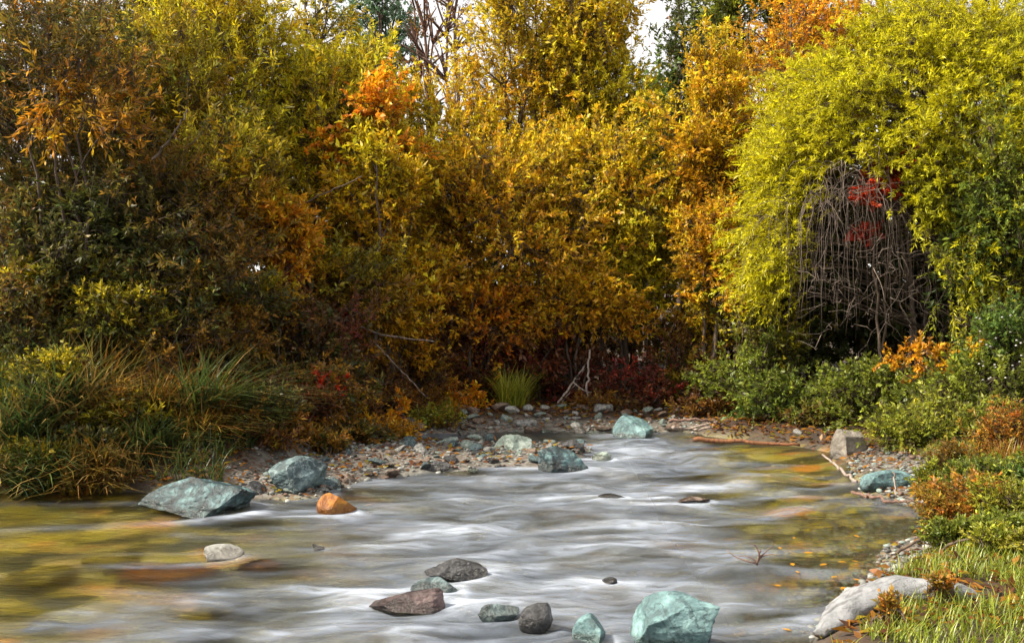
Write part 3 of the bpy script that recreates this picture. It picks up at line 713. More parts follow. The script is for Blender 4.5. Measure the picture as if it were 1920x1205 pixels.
# gravel and fallen leaves nobody could count
SHOAL = np.array([G(a, b)[:2] for a, b in [(1430, 960), (1640, 930), (1740, 985), (1640, 1060), (1560, 1160), (1420, 1205), (1390, 1080)]])
def gravel():
    reseed(41); V0, F0 = ICO[2]
    V0 = V0[:]; Vs, Fs, n = [], [], 0
    pts = []
    for poly, k in ((BAR, 2600), (RBAR, 1500), (SHOAL, 1800)):
        lo, hi = poly.min(0), poly.max(0); q = rng.uniform(lo, hi, (k * 3, 2)); q = q[sdist(q[:, 0], q[:, 1], poly) < 0.05][:k]; pts.append(q)
    q = np.concatenate(pts); z = ground_z(q[:, 0], q[:, 1]); q, z = q[z > -0.32], z[z > -0.32]
    sh = [rock_shape(900 + i, (1, .8, .6), 5, .05, 2)[0] for i in range(6)]
    for (x, y), zz in zip(q, z):
        s = 0.018 + 0.05 * rng.random() ** 3; a = rng.uniform(0, 6.28); c, d = math.cos(a), math.sin(a)
        v = sh[rng.integers(6)] * s; v = np.stack([v[:, 0] * c - v[:, 1] * d, v[:, 0] * d + v[:, 1] * c, v[:, 2]], 1) + [x, y, zz + s * .12]
        Vs.append(v); Fs.append(F0 + n); n += len(v)
    colr = np.repeat(pick([((.15, .155, .145), 3), ((.28, .285, .265), 1.6), ((.07, .07, .066), 2.5), ((.13, .08, .055), 2), ((.17, .22, .20), 1.5)], len(q)), len(F0), 0)
    m, nt, out, N, L = new_mat('gravel')
    p = N('ShaderNodeBsdfPrincipled', i_Roughness=0.6); at = N('ShaderNodeAttribute', attribute_name='leaf_colour'); L(at.outputs['Color'], p.inputs['Base Color']); L(p.outputs[0], out.inputs['Surface'])
    o = mesh_np('gravel', np.concatenate(Vs), np.concatenate(Fs), m, fcol=colr, smooth=True)
    tag(o, 'loose grey and brown gravel along both shores', 'gravel', kind='stuff')
gravel()
def litter():
    reseed(42)
    q = rng.uniform([-7, 4.2], [5.5, 14], (52000, 2)); s = sdist(q[:, 0], q[:, 1], RIV); keep = (s > 0.02)
    keep &= ~((np.minimum(sdist(q[:, 0], q[:, 1], BAR), sdist(q[:, 0], q[:, 1], RBAR)) < 0) & (rng.random(len(q)) < 0.78))
    q = q[keep]; z = ground_z(q[:, 0], q[:, 1]) + rng.uniform(.004, .03, len(q))
    D = rng.normal(size=(len(q), 3)); D[:, 2] *= 0.25
    V, Fq = leaves(np.column_stack([q, z]), D, rng.uniform(.05, .1, len(q)), rng.uniform(.02, .04, len(q)), up=3)
    tag(mesh_np('fallen_leaves', V, Fq, LEAF, fcol=pick(PAL['redbrown'] + PAL['rust'][:3], len(q))), 'brown fallen leaves littering the banks', 'leaf litter', kind='stuff')
litter()

# ------------------------------------------------------------------ trees and shrubs
T_, B_ = 'tree', 'bush'
TC, SF = ('trunk', 'crown'), ('stem', 'foliage')
# far ones against the sky
shrub('bare_tree', 'bare reddish-brown tree against the sky above the golden thicket', T_, (825, 60), 18, (95, 150), 'redbrown', 900, (0.07, 0.03), stems=5, clumps=46, bark=BARK_RED, seed=101, stem_r=0.09, up=0.9, tight=0.16)
shrub('distant_tree', 'hazy blue-green tree in the sky gap left of the bare tree', T_, (722, 40), 24, (75, 110), 'bluegreen', 5000, (0.12, 0.05), seed=102, stem_r=0.1)
shrub('slender_tree', 'thin yellow-green tree in the leftmost sky gap', T_, (600, 40), 21, (70, 110), 'olive', 3000, (0.12, 0.04), seed=103, stem_r=0.08)
shrub('dark_tree', 'dark green sparse tree right of the golden thicket', T_, (1288, 170), 16.5, (85, 195), 'dark', 9000, (0.10, 0.04), seed=104, stem_r=0.08, clumps=30)
shrub('dark_tree', 'dark green low tree deep in the gap right of the golden thicket', T_, (1215, 350), 15.5, (80, 190), 'green', 9000, (0.10, 0.04), seed=105)
shrub('olive_tree', 'olive green tree at the top between dark tree and yellow willow', T_, (1410, 40), 16, (130, 120), 'limegreen', 9000, (0.10, 0.035), seed=106, stem_r=0.07, pal_low='dark')
shrub('amber_tree', 'amber orange tree rising behind the yellow feathery willow', T_, (1530, 110), 14, (170, 160), 'amber', 16000, (0.08, 0.030), seed=107, stem_r=0.06, clumps=26)
shrub('olive_tree', 'olive tree behind the top right of the feathery willow', T_, (1740, 0), 15, (260, 200), 'olive', 9000, (0.10, 0.035), seed=108, stem_r=0.07)
# the wood behind
for px, py, D, rx, rz, pal, lab in [(-60, 300, 16, 260, 330, 'dark', 'dark green tree in the wood behind the left thicket'), (330, 330, 17.5, 240, 260, 'olive', 'olive tree in the wood behind the left thicket'),
        (650, 400, 17, 210, 250, 'darkrust', 'rust-green tree in the wood behind the orange-red sapling'), (930, 430, 18, 220, 230, 'dark', 'dark tree in the wood behind the large amber shrub'),
        (1190, 470, 18, 210, 240, 'dark', 'dark tree in the wood behind the hollow right of centre'), (1430, 420, 17, 220, 270, 'darkrust', 'dark rusty tree in the wood behind the golden shrubs'),
        (1700, 450, 16, 260, 300, 'dark', 'dark tree in the wood behind the hollow of the feathery willow'), (1980, 380, 15, 240, 340, 'dark', 'dark tree in the wood at the right edge')]:
    shrub('woodland_tree', lab, T_, (px, py), D, (rx, rz), pal, 9000, (0.17, 0.07), seed=int(700 + px), clumps=30, stem_r=0.09, ry=1.3)
# left mass
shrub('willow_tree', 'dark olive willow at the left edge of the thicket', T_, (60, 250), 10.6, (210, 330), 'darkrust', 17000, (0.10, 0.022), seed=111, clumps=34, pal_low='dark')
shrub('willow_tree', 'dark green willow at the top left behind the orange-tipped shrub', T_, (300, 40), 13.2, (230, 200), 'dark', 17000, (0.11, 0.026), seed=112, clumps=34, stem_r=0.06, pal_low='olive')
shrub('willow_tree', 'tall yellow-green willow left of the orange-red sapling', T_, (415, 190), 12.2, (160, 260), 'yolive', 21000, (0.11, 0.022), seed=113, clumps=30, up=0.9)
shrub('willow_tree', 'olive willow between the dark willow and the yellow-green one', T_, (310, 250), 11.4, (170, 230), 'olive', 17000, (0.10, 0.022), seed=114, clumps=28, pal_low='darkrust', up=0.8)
shrub('orange_tipped_shrub', 'sparse rusty orange shrub standing out at the top left', B_, (110, 150), 9.6, (150, 150), 'rust', 3000, (0.10, 0.025), seed=115, spots=[(40, 80), (110, 160), (90, 225), (150, 90), (215, 230), (60, 20), (250, 130), (180, 190)], tight=0.12)
shrub('rust_shrub', 'rust brown shrub low in the left thicket', B_, (230, 400), 10.0, (210, 160), 'darkrust', 14000, (0.095, 0.026), seed=116, pal_low='dark', clumps=26)
shrub('amber_shrub', 'amber orange shrub left of centre above the brambles', B_, (520, 440), 10.9, (90, 90), 'amber', 4200, (0.10, 0.032), seed=117, clumps=10)
shrub('olive_shrub', 'yellow-olive shrub below the orange-red sapling', B_, (640, 340), 12.4, (150, 230), 'yolive', 17000, (0.10, 0.026), seed=118, pal_low='amber', clumps=28)
shrub('green_shrub', 'dark green shrub at mid height of the left bank', B_, (330, 540), 9.9, (190, 120), 'darkrust', 11000, (0.085, 0.026), seed=119, pal_low='dark', clumps=24)
shrub('green_shrub', 'dark green shrub at the left edge above the grasses', B_, (60, 520), 9.6, (160, 130), 'darkrust', 9000, (0.09, 0.026), seed=120, clumps=20)
shrub('olive_shrub', 'dull olive shrub in the left thicket beside the amber shrub', B_, (420, 380), 10.7, (130, 150), 'olive', 10000, (0.095, 0.024), seed=121, pal_low='rust', clumps=22)
shrub('bramble', 'dark red-brown bramble behind the gravel bar', B_, (560, 640), 10.6, (150, 100), 'redbrown', 8500, (0.075, 0.032), seed=122, clumps=22, pal_low='dark')
shrub('bramble', 'rusty green bramble between the left grasses and the gravel bar', B_, (560, 770), 10.0, (130, 60), 'rust', 6000, (0.075, 0.03), seed=123, clumps=16, pal_low='dark')
shrub('yellow_shrub', 'bright yellow shrub low beside the bent bare branch', B_, (735, 560), 12.0, (120, 130), 'gold', 9000, (0.09, 0.034), seed=124, pal_low='amber', clumps=18)
shrub('olive_shrub', 'olive shrub above the bent bare branch', B_, (620, 540), 11.4, (130, 110), 'olive', 8000, (0.09, 0.03), seed=125, pal_low='rust', clumps=18)
shrub('maple_sapling', 'orange-red sapling glowing in the canopy at the upper left of centre', T_, (715, 200), 12.05, (90, 90), 'orange', 1900, (0.085, 0.045), seed=126, spots=[(722, 165), (738, 190), (700, 195), (728, 215), (620, 262), (760, 285)], tight=0.13, stems=2)
shrub('willow_tree', 'yellow-olive willow around the orange-red sapling', T_, (650, 210), 13.0, (150, 140), 'yolive', 14000, (0.10, 0.028), seed=127, clumps=20, up=.8)
shrub('olive_shrub', 'thin yellow-olive shrub in front of the orange-red sapling', B_, (715, 345), 11.75, (95, 100), 'yolive', 6500, (0.09, 0.03), seed=128, clumps=14, pal_low='amber', up=.8)
# golden middle
shrub('golden_shrub', 'thin yellow shrub in front of the bare reddish tree', B_, (840, 270), 13.6, (110, 130), 'gold', 7000, (0.085, 0.031), seed=130, clumps=14, pal_low='yolive', up=.8)
shrub('golden_tree', 'tall golden tree in the middle of the far bank', T_, (1010, 200), 14.2, (150, 250), 'gold', 30000, (0.085, 0.030), seed=131, clumps=34, stem_r=0.05, up=0.8, shell=(0.3, 0.95))
shrub('golden_tree', 'golden yellow tree reaching the top edge right of centre', T_, (1110, 140), 14.0, (115, 220), 'gold', 24000, (0.085, 0.030), seed=132, clumps=28, stem_r=0.05, up=0.8, pal_low='yolive')
shrub('amber_shrub', 'large amber shrub overhanging the far bank at centre', B_, (930, 440), 13.0, (210, 200), 'gold', 34000, (0.082, 0.031), seed=133, pal_low='amber', clumps=34)
shrub('golden_shrub', 'olive-gold shrub right of the large amber shrub', B_, (1140, 390), 13.2, (130, 210), 'gold', 24000, (0.082, 0.031), seed=134, pal_low='yolive', clumps=26)
shrub('amber_shrub', 'low amber shrub hanging over the dark hollow of the far bank', B_, (1080, 560), 12.5, (130, 80), 'gold', 8500, (0.082, 0.031), seed=135, clumps=16, pal_low='amber')
shrub('amber_shrub', 'low rusty amber shrub above the yellow fern clump', B_, (890, 590), 12.5, (130, 75), 'amber', 8500, (0.082, 0.031), seed=136, clumps=16, pal_low='redbrown')
shrub('golden_shrub', 'golden shrub left of the yellow feathery willow', B_, (1345, 290), 12.8, (105, 190), 'gold', 19000, (0.082, 0.031), seed=137, clumps=24, pal_low='amber')
shrub('golden_shrub', 'golden shrub drooping beside the edge of the feathery willow', B_, (1345, 490), 12.2, (75, 120), 'gold', 8500, (0.08, 0.031), seed=138, clumps=14, pal_low='amber')
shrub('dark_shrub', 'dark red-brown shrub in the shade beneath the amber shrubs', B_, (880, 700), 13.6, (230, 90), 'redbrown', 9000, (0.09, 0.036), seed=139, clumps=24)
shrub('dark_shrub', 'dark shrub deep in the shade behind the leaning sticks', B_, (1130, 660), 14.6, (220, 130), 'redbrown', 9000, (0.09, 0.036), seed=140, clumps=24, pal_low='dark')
for k, (px, py, D, rx, rz, pal, pl, n, lab) in enumerate([(800, 690, 12.3, 80, 55, 'redbrown', 'rust', 3200, 'low red-brown shrub hiding the stems left of the fern-like clump'),
        (905, 690, 12.5, 80, 60, 'burgundy', 'redbrown', 3000, 'low burgundy shrub behind the fern-like clump'), (1000, 670, 12.6, 80, 60, 'burgundy', 'redbrown', 2200, 'low maroon shrub right of the fern-like clump'),
        (1075, 710, 12.6, 70, 50, 'redbrown', 'burgundy', 2600, 'low dark red shrub behind the leaning sticks'), (1280, 690, 12.4, 80, 60, 'redbrown', 'olive', 3000, 'low red-brown shrub right of the crimson shrub'),
        (1330, 620, 12.6, 70, 60, 'amber', 'redbrown', 2600, 'low amber shrub in the dark right of the crimson shrub')]):
    shrub('low_shrub', lab, B_, (px, py), D, (rx, rz), pal, int(n * .6), (0.08, 0.034), seed=620 + k, clumps=12, pal_low=pl, pieces=SF)
shrub('crimson_shrub', 'crimson shrub on the far bank behind the low teal rock', B_, (1190, 740), 12.2, (95, 55), 'burgundy', 2600, (0.065, 0.03), seed=141, clumps=12, pal_low='redbrown', wild=.8, pieces=SF)
shrub('orange_seedling', 'orange-red seedling beside the yellow fern clump', 'plant', (868, 785), 11.9, (50, 32), 'orange', 700, (0.07, 0.03), seed=142, clumps=6, pieces=SF, twig=.2)
shrub('orange_seedling', 'small orange seedling growing on the gravel bar', 'plant', (738, 775), 11.0, (26, 45), 'orange', 320, (0.065, 0.028), seed=143, clumps=5, pieces=SF, twig=.2)
shrub('red_seedling', 'red-leaved seedling under the left brambles', 'plant', (612, 725), 9.9, (38, 32), 'scarlet', 420, (0.06, 0.026), seed=144, clumps=6, pieces=SF, twig=.2)

# ---- the feathery willow on the right: an arched shell of shoots over a hollow
def opening(P):
    x, y = proj(P); a = ((x - 1612) / 118) ** 2 + ((y - 470) / 165) ** 2 < 1 + 0.9 * fbm(P * 2.6, 3, 5)
    b = ((x - 1665) / 125) ** 2 + ((y - 585) / 120) ** 2 < 1 + 0.4 * fbm(P * 3 + 9, 2, 5)
    return (a | b) & (P[:, 1] < 12.6)
def dome_clumps():
    reseed(150); C = W(1815, 430, 11.6); k = 11.6 / F_PX
    d = norm(rng.normal(size=(4000, 3))); P = C + d * np.array([430 * k, 1.5, 410 * k]) * rng.uniform(.84, .98, (4000, 1)) * (1 + 0.16 * fbm(d * 3.2, 3, 4)[:, None])
    return P[(P[:, 1] < 12.2) & ~opening(P) & (proj(P)[0] < 2080) & (P[:, 2] > 1.55 - 0.8 * np.clip((proj(P)[0] - 1480) / 220, 0, 1)) & (P[:, 2] < 5.4)][:300]
shrub('feathery_willow', 'yellow-green feathery willow arching over a hollow of bare stems', 'willow', (1815, 430), 11.6, (430, 410), 'lime', 165000, (0.075, 0.0135), ry=1.5, base=1830,
      stems=7, K=dome_clumps(), seed=151, tight=0.07, per=46, twig=0.44, up=-0.12, reject=lambda P: opening(P) & (rng.random(len(P)) > 0.10), pal_low='limegreen', side=(-0.15, -0.2, 0), wild=0.35, zmin=1.0, stem_r=0.05)
shrub('green_tree', 'deep green tree at the right edge behind the feathery willow', T_, (1885, 380), 10.4, (125, 190), 'limegreen', 15000, (0.07, 0.02), seed=152, clumps=20, pal_low='green')
shrub('dark_shrub', 'dark leafy fill added to make the hollow of the feathery willow look shaded', B_, (1650, 500), 12.5, (280, 240), 'dark', 26000, (0.13, 0.05), seed=153, clumps=26)  # dark-leaved filler, added to block light from behind and darken the hollow
shrub('red_vine', 'scarlet vine hanging in the hollow of the feathery willow', 'vine', (1640, 350), 10.9, (45, 70), 'scarlet', 1500, (0.075, 0.04), seed=154, spots=[(1650, 320), (1640, 350), (1625, 365), (1655, 345), (1630, 435), (1700, 310)], tight=0.07, stems=2, twig=.2, stem_r=0.02, base=1690)
def hollow_twigs():
    reseed(155); T = Tubes(); B = np.array([(1690 - 960) * 11.2 / F_PX, 11.3, 0]); B[2] = gz(B[0], B[1])
    for i in range(190):                            # limp bare shoots springing over and hanging from the arch
        x0 = 1600 + rng.normal() * 62; y0 = 325 + 0.006 * (x0 - 1600) ** 2 + rng.normal() * 30; D = rng.uniform(10.4, 11.4)
        sp = (x0 - 1590) * 0.55 + rng.normal() * 38 + 14; ye = y0 + rng.uniform(60, 280)
        a = W(x0 - .35 * sp, y0 + 20, D + .1); k = W(x0 + sp * 0.75, y0 - 30, D - .1); c = W(x0 + sp * 1.15, ye, D - .05 + rng.uniform(-.15, .2))
        p = bez(a, k + (k - a) * .35, c, 14); p[1:] += np.cumsum(rng.normal(size=(13, 3)) * .015, 0); T.add(p, np.linspace(.0038, .0011, 14) * rng.uniform(.55, 1.3), 4)
        if rng.random() < .5:                       # a side shoot
            j = int(rng.integers(4, 10)); e = p[j] + np.array([rng.normal() * .12, rng.normal() * .08, -rng.uniform(.05, .3)])
            q = bez(p[j], (p[j] + e) / 2 + rng.normal(size=3) * .05, e, 7); T.add(q, np.linspace(.0022, .0009, 7), 3)
    for i in range(80):                             # tangle lower right
        a = W(rng.uniform(1530, 1740), rng.uniform(440, 610), rng.uniform(10.3, 11.2)); b = a + np.array([rng.normal() * .28, rng.normal() * .15, rng.normal() * .22 - .08]); m = (a + b) / 2 + rng.normal(size=3) * .18
        p = bez(a, m, b, 10); p += np.cumsum(rng.normal(size=(10, 3)) * .028, 0); T.add(p, np.linspace(.0036, .0014, 10) * rng.uniform(.6, 1.2), 4)
    for px in (1660, 1700, 1760):             # the stems they hang from
        a = B + [.25, .3, 0] + [rng.normal() * .1, rng.normal() * .1, 0]; c = W(px + rng.uniform(-40, 20), 320, 11.2); T.add(bez(a, (a + c) / 2 + [.25, 0, .3], c, 12), np.linspace(.035, .012, 12), 6)
    e = bpy.data.objects['feathery_willow']
    o = T.build('bare_shoots', BARK_MAUVE, e, np.array(e.location)); tag(o, 'mauve tangle of bare hanging shoots in the hollow', kind='stuff')
hollow_twigs()

# ---- undergrowth on the right bank
shrub('leafy_bush', 'yellow-green bush at the right end of the far bank', B_, (1405, 690), 11.6, (100, 70), 'herb', 2800, (0.075, 0.034), seed=161, clumps=14, pieces=SF)
shrub('leafy_bush', 'yellow-green bush beside the dark water corner', B_, (1480, 750), 11.0, (100, 55), 'herb', 2800, (0.07, 0.032), seed=162, clumps=12, pieces=SF, pal_low='green')
shrub('leafy_bush', 'olive bush below the left edge of the feathery willow', B_, (1440, 620), 11.8, (80, 70), 'olive', 2400, (0.08, 0.03), seed=163, clumps=12, pieces=SF)
shrub('leafy_bush', 'fresh green bush above the striped boulder', B_, (1660, 765), 10.4, (125, 75), 'herb', 6000, (0.07, 0.034), seed=164, clumps=14, pieces=SF)
shrub('leafy_bush', 'green bush at the right edge under the hollow', B_, (1860, 745), 9.6, (125, 85), 'herb', 8000, (0.065, 0.028), seed=165, clumps=20, pieces=SF)
shrub('nettle_clump', 'dark green nettle clump with white dots at the right edge', 'plant', (1890, 650), 9.8, (75, 70), 'green', 4500, (0.06, 0.028), seed=166, clumps=14, pieces=SF)
shrub('leafy_bush', 'low yellow-green herb patch right of the striped boulder', 'plant', (1750, 820), 9.2, (120, 55), 'yherb', 8000, (0.055, 0.022), seed=167, clumps=14, pieces=SF, pal_low='herb')
shrub('orange_spray', 'drooping spray of orange leaves in the dark above the green bush', 'plant', (1725, 660), 9.9, (80, 22), 'amber', 800, (0.07, 0.032), seed=168, spots=[(1670, 668), (1705, 662), (1740, 655), (1770, 668), (1720, 690), (1765, 695), (1820, 655)], tight=0.05, pieces=SF, twig=.2, base=1800, stems=3, stem_r=.012)
shrub('copper_weed', 'copper brown dock weed at the right edge of the bank', 'plant', (1885, 840), 8.0, (70, 55), 'copper', 4000, (0.05, 0.013), seed=169, clumps=12, pieces=SF, up=1.2, twig=.25)
shrub('copper_weed', 'copper brown weed below the low yellow-green herbs', 'plant', (1770, 868), 8.3, (40, 25), 'ochre', 1200, (0.045, 0.012), seed=170, clumps=8, pieces=SF, up=1.2, twig=.2)
shrub('green_herb', 'bright green herb above the red-orange weeds', 'plant', (1830, 915), 7.0, (60, 46), 'herb', 4000, (0.045, 0.016), seed=171, clumps=10, pieces=SF, twig=.16)
shrub('green_herb', 'grey-green herb at the right edge beside the bright green herb', 'plant', (1905, 925), 6.9, (35, 40), 'green', 2000, (0.045, 0.016), seed=172, clumps=10, pieces=SF, twig=.16)
shrub('orange_weed', 'red-orange weed on the right bank above the long pale stone', 'plant', (1825, 985), 6.2, (85, 60), 'copper', 5500, (0.042, 0.014), seed=173, clumps=16, pieces=SF, twig=.16, up=.9)
shrub('orange_weed', 'rusty yellow weed at the right edge of the picture', 'plant', (1905, 1000), 6.0, (65, 65), 'yherb', 4500, (0.042, 0.013), seed=174, clumps=12, pieces=SF, twig=.16, up=.9)
shrub('green_herb', 'low green herb between the weeds and the long pale stone', 'plant', (1800, 1065), 5.7, (80, 32), 'herb', 3000, (0.035, 0.016), seed=175, clumps=10, pieces=SF, twig=.12)
shrub('orange_weed', 'small yellow-green weed on the grass behind the long pale stone', 'plant', (1885, 1080), 5.4, (55, 34), 'yherb', 1900, (0.035, 0.014), seed=176, clumps=8, pieces=SF, twig=.12)
for k, (px, py, D, rx, rz, pal, n, lab) in enumerate([
        (1760, 905, 7.4, 55, 30, 'yherb', 2400, 'yellow-green herb behind the flat teal rock'),
        (1890, 890, 7.3, 55, 38, 'herb', 3000, 'fresh green herb under the copper dock weed'),
        (1775, 1010, 6.2, 40, 30, 'copper', 1600, 'copper weed at the edge of the white pebbles'),
        (1870, 1045, 5.7, 60, 30, 'herb', 2600, 'leafy green herb beside the copper weeds low on the right'),
        (1765, 1185, 4.55, 30, 10, 'copper', 260, 'small orange plant in the grass in front of the long pale stone'),
        (1668, 1215, 4.35, 26, 8, 'copper', 220, 'small orange plant at the foot of the long pale stone in the bottom corner')]):
    shrub('green_herb' if 'green' in lab else 'orange_weed', lab, 'plant', (px, py), D, (rx, rz), pal, n, (0.04, 0.016), seed=580 + k, clumps=9, pieces=SF, twig=.14, up=.8)
def dots():
    reseed(178); e = bpy.data.objects['nettle_clump']; n = 26; P = np.array([W(rng.uniform(1820, 1918), rng.uniform(585, 720), rng.uniform(9.2, 9.5)) for _ in range(n)])
    V0, F0 = ICO[2]; V = np.concatenate([V0 * [.011, .011, .008] + p for p in P]); Fq = np.concatenate([F0 + i * len(V0) for i in range(n)])
    mesh_np('blossom', V, Fq, RM['pale'], e, smooth=True, loc=np.array(e.location))
dots()

# ---- grasses
for k, (px, D, h, pal, n, lean, lab) in enumerate([
        (30, 8.3, .75, 'bank', 260, (.3, -.5, 0), 'green grass tuft hanging over the water at the left edge'),
        (130, 8.6, .6, 'straw', 170, (.35, -.6, 0), 'straw-coloured grass tuft arching over the left water edge'),
        (110, 8.7, .85, 'bank', 260, (.4, -.5, 0), 'tall green grass tuft on the left bank'),
        (235, 8.7, .5, 'ochre', 260, (.3, -.6, 0), 'ochre grass tuft at the foot of the left bank'),
        (300, 8.9, .55, 'ochre', 320, (.35, -.4, 0), 'yellow-ochre grass tuft above the blue-green boulder'),
        (40, 9.2, .7, 'straw', 90, (.4, -.3, 0), 'pale dry grass tuft high on the left bank'),
        (200, 9.3, .8, 'ochre', 260, (.5, -.3, 0), 'brownish grass tuft in the middle of the left bank'),
        (370, 8.9, .85, 'bank', 260, (.8, -.5, 0), 'long green grass tuft arching right over the bramble'),
        (400, 9.6, .7, 'straw', 120, (.8, -.4, 0), 'pale arching grass tuft right of the long green one'),
        (390, 9.1, .5, 'ochre', 200, (.4, -.4, 0), 'olive grass tuft beside the dark teal boulder'),
        (190, 8.9, .8, 'straw', 90, (.5, -.5, 0), 'dry flowering grass tuft in front of the dark green shrub'),
        (-60, 8.8, .8, 'bank', 260, (.4, -.4, 0), 'green grass tuft cut by the left picture edge'),
        (450, 9.9, .55, 'bank', 220, (.4, -.4, 0), 'dark grass tuft at the left end of the bar')]):
    tuft(lab, px, 0, D, h, pal, n, tuple(.75 * q for q in lean), 0.018, 0.19, 0.85, group='grass tufts on the left bank', seed=400 + k)
for k, (px, D, h, pal, n, lean, lab) in enumerate([
        (-20, 7.9, .42, 'straw', 150, (.2, -.7, 0), 'straw grass tuft trailing in the water at the left edge'),
        (60, 7.88, .45, 'bank', 300, (.2, -.7, 0), 'dark green tuft trailing in the water near the left edge'),
        (150, 7.92, .40, 'ochre', 220, (.3, -.7, 0), 'ochre tuft trailing in the water left of the blue-green boulder'),
        (215, 8.0, .36, 'straw', 150, (.5, -.6, 0), 'straw tuft trailing in the water close to the blue-green boulder'),
        (270, 8.35, .42, 'bank', 260, (.4, -.5, 0), 'dark green tuft directly behind the blue-green boulder'),
        (370, 8.6, .40, 'ochre', 240, (.5, -.5, 0), 'ochre tuft between the blue-green and the dark teal boulder'),
        (450, 9.0, .40, 'bank', 240, (.5, -.5, 0), 'dark green tuft behind the dark teal boulder')]):
    tuft(lab, px, 0, D, h, pal, n, lean, 0.016, 0.18, 1.0, group='grass tufts on the left bank', seed=460 + k)
for k, (px, py, D, rx, rz, pal, pl, n, lab) in enumerate([
        (10, 850, 8.35, 70, 45, 'dark', 'rust', 2600, 'dark green weed at the water edge under the left grasses'),
        (110, 800, 8.6, 75, 55, 'dark', 'green', 3000, 'deep green weed between the left grass tufts'),
        (220, 830, 8.5, 70, 45, 'olive', 'dark', 2600, 'olive weed at the foot of the left bank'),
        (20, 720, 9.0, 90, 60, 'olive', 'dark', 3200, 'olive green weed high at the left picture edge'),
        (150, 690, 9.2, 95, 65, 'darkrust', 'dark', 3600, 'dull brown-green weed on top of the left bank'),
        (280, 720, 9.2, 85, 65, 'rust', 'redbrown', 3000, 'red-brown weed in the middle of the left bank'),
        (330, 830, 8.8, 75, 40, 'darkrust', 'rust', 2400, 'dark rusty weed above the blue-green boulder'),
        (420, 740, 9.5, 80, 60, 'dark', 'redbrown', 3000, 'dark weed under the arching grass'),
        (470, 820, 9.4, 75, 40, 'redbrown', 'rust', 2400, 'red-brown weed at the left end of the gravel bar'),
        (120, 540, 9.6, 110, 70, 'olive', 'dark', 4200, 'olive shrub just above the olive-leaved weeds of the left bank'),
        (300, 560, 9.7, 100, 60, 'olive', 'rust', 4000, 'olive and rust shrub right of the olive one above the left bank'),
        (480, 560, 10.2, 90, 60, 'olive', 'amber', 3600, 'olive shrub with amber tips above the bramble'),
        (60, 620, 9.2, 100, 60, 'darkrust', 'dark', 3600, 'rust and green shrub above the grasses at the left picture edge'),
        (200, 600, 9.3, 100, 60, 'olive', 'dark', 3600, 'olive-leaved shrub above the middle of the left grasses'),
        (320, 620, 9.4, 90, 60, 'dark', 'rust', 3400, 'dark green shrub with rusty tips above the right end of the grasses'),
        (430, 640, 9.8, 90, 70, 'rust', 'darkrust', 3400, 'amber-rust shrub between the grasses and the bramble'),
        (90, 700, 8.6, 70, 40, 'olive', 'dark', 1800, 'olive-leaved weed sprouting through the left grasses'),
        (250, 760, 8.6, 65, 45, 'rust', 'dark', 1800, 'orange-brown weed sprouting above the foot of the left bank'),
        (-10, 780, 8.5, 60, 45, 'olive', 'dark', 2200, 'olive weed cut by the left picture edge'),
        (180, 870, 8.15, 60, 28, 'dark', 'rust', 1700, 'dark weed overhanging the left shallows'),
        (60, 890, 8.0, 60, 22, 'olive', 'dark', 1500, 'low olive weed overhanging the left shallows'),
        (420, 868, 8.75, 60, 30, 'rust', 'dark', 1800, 'brown-green weed between the blue-green and dark teal boulders'),
        (500, 850, 9.2, 75, 38, 'dark', 'rust', 2600, 'dark green weed behind the dark teal boulder'),
        (570, 838, 9.7, 75, 36, 'redbrown', 'rust', 2600, 'red-brown weed above the orange stone'),
        (630, 815, 10.3, 75, 40, 'rust', 'amber', 2600, 'amber-brown weed on the upper gravel bar'),
        (545, 790, 10.0, 60, 40, 'bank', 'dark', 1800, 'teal-green weed beside the grey stone'),
        (760, 790, 11.5, 60, 28, 'rust', 'redbrown', 1600, 'low rusty weed in front of the bright yellow shrub'),
        (505, 878, 8.75, 45, 20, 'redbrown', 'rust', 1200, 'low red-brown weed right behind the small black stone'),
        (455, 835, 9.0, 60, 34, 'dark', 'rust', 2000, 'dark weed on the slope above the small black stone'),
        (540, 822, 9.6, 60, 34, 'redbrown', 'burgundy', 2000, 'dark red weed on the slope behind the dark teal boulder'),
        (600, 862, 9.2, 50, 22, 'rust', 'dark', 1300, 'low rusty weed between the dark teal boulder and the bar'),
        (680, 838, 9.9, 55, 24, 'bank', 'rust', 1300, 'low green weed in the middle of the gravel bar'),
        (735, 822, 10.4, 45, 22, 'amber', 'rust', 900, 'low amber weed on the gravel bar near the side channel'),
        (820, 805, 11.2, 50, 20, 'yherb', 'rust', 1100, 'low yellow-green weed along the side channel'),
        (1130, 790, 11.9, 50, 18, 'rust', 'redbrown', 1000, 'low rusty weed among the far cobbles'),
        (1330, 795, 11.6, 60, 26, 'redbrown', 'rust', 1500, 'red-brown weed over the bleached fallen branch'),
        (1540, 800, 10.5, 60, 30, 'herb', 'redbrown', 2000, 'low green weed left of the striped boulder'),
        (660, 800, 10.7, 70, 40, 'rust', 'redbrown', 2200, 'orange-brown weed on the gravel bar'),
        (700, 740, 11.4, 90, 60, 'redbrown', 'rust', 3200, 'dark red weed behind the gravel bar'),
        (790, 730, 12.0, 80, 60, 'rust', 'redbrown', 2600, 'rusty weed beneath the bright yellow shrub')]):
    shrub('bank_weed', lab, 'plant', (px, py), D, (rx, rz), pal, n, (0.065, 0.022), seed=470 + k, clumps=12, pieces=SF, pal_low=pl, twig=.22, stem_r=.014)
tuft('bright yellow-green fern-like grass clump on the far bank', 960, 0, 12.0, .55, 'yherb', 420, (0, -.1, 0), 0.012, 0.16, 0.75, name='grass_clump', seed=430)
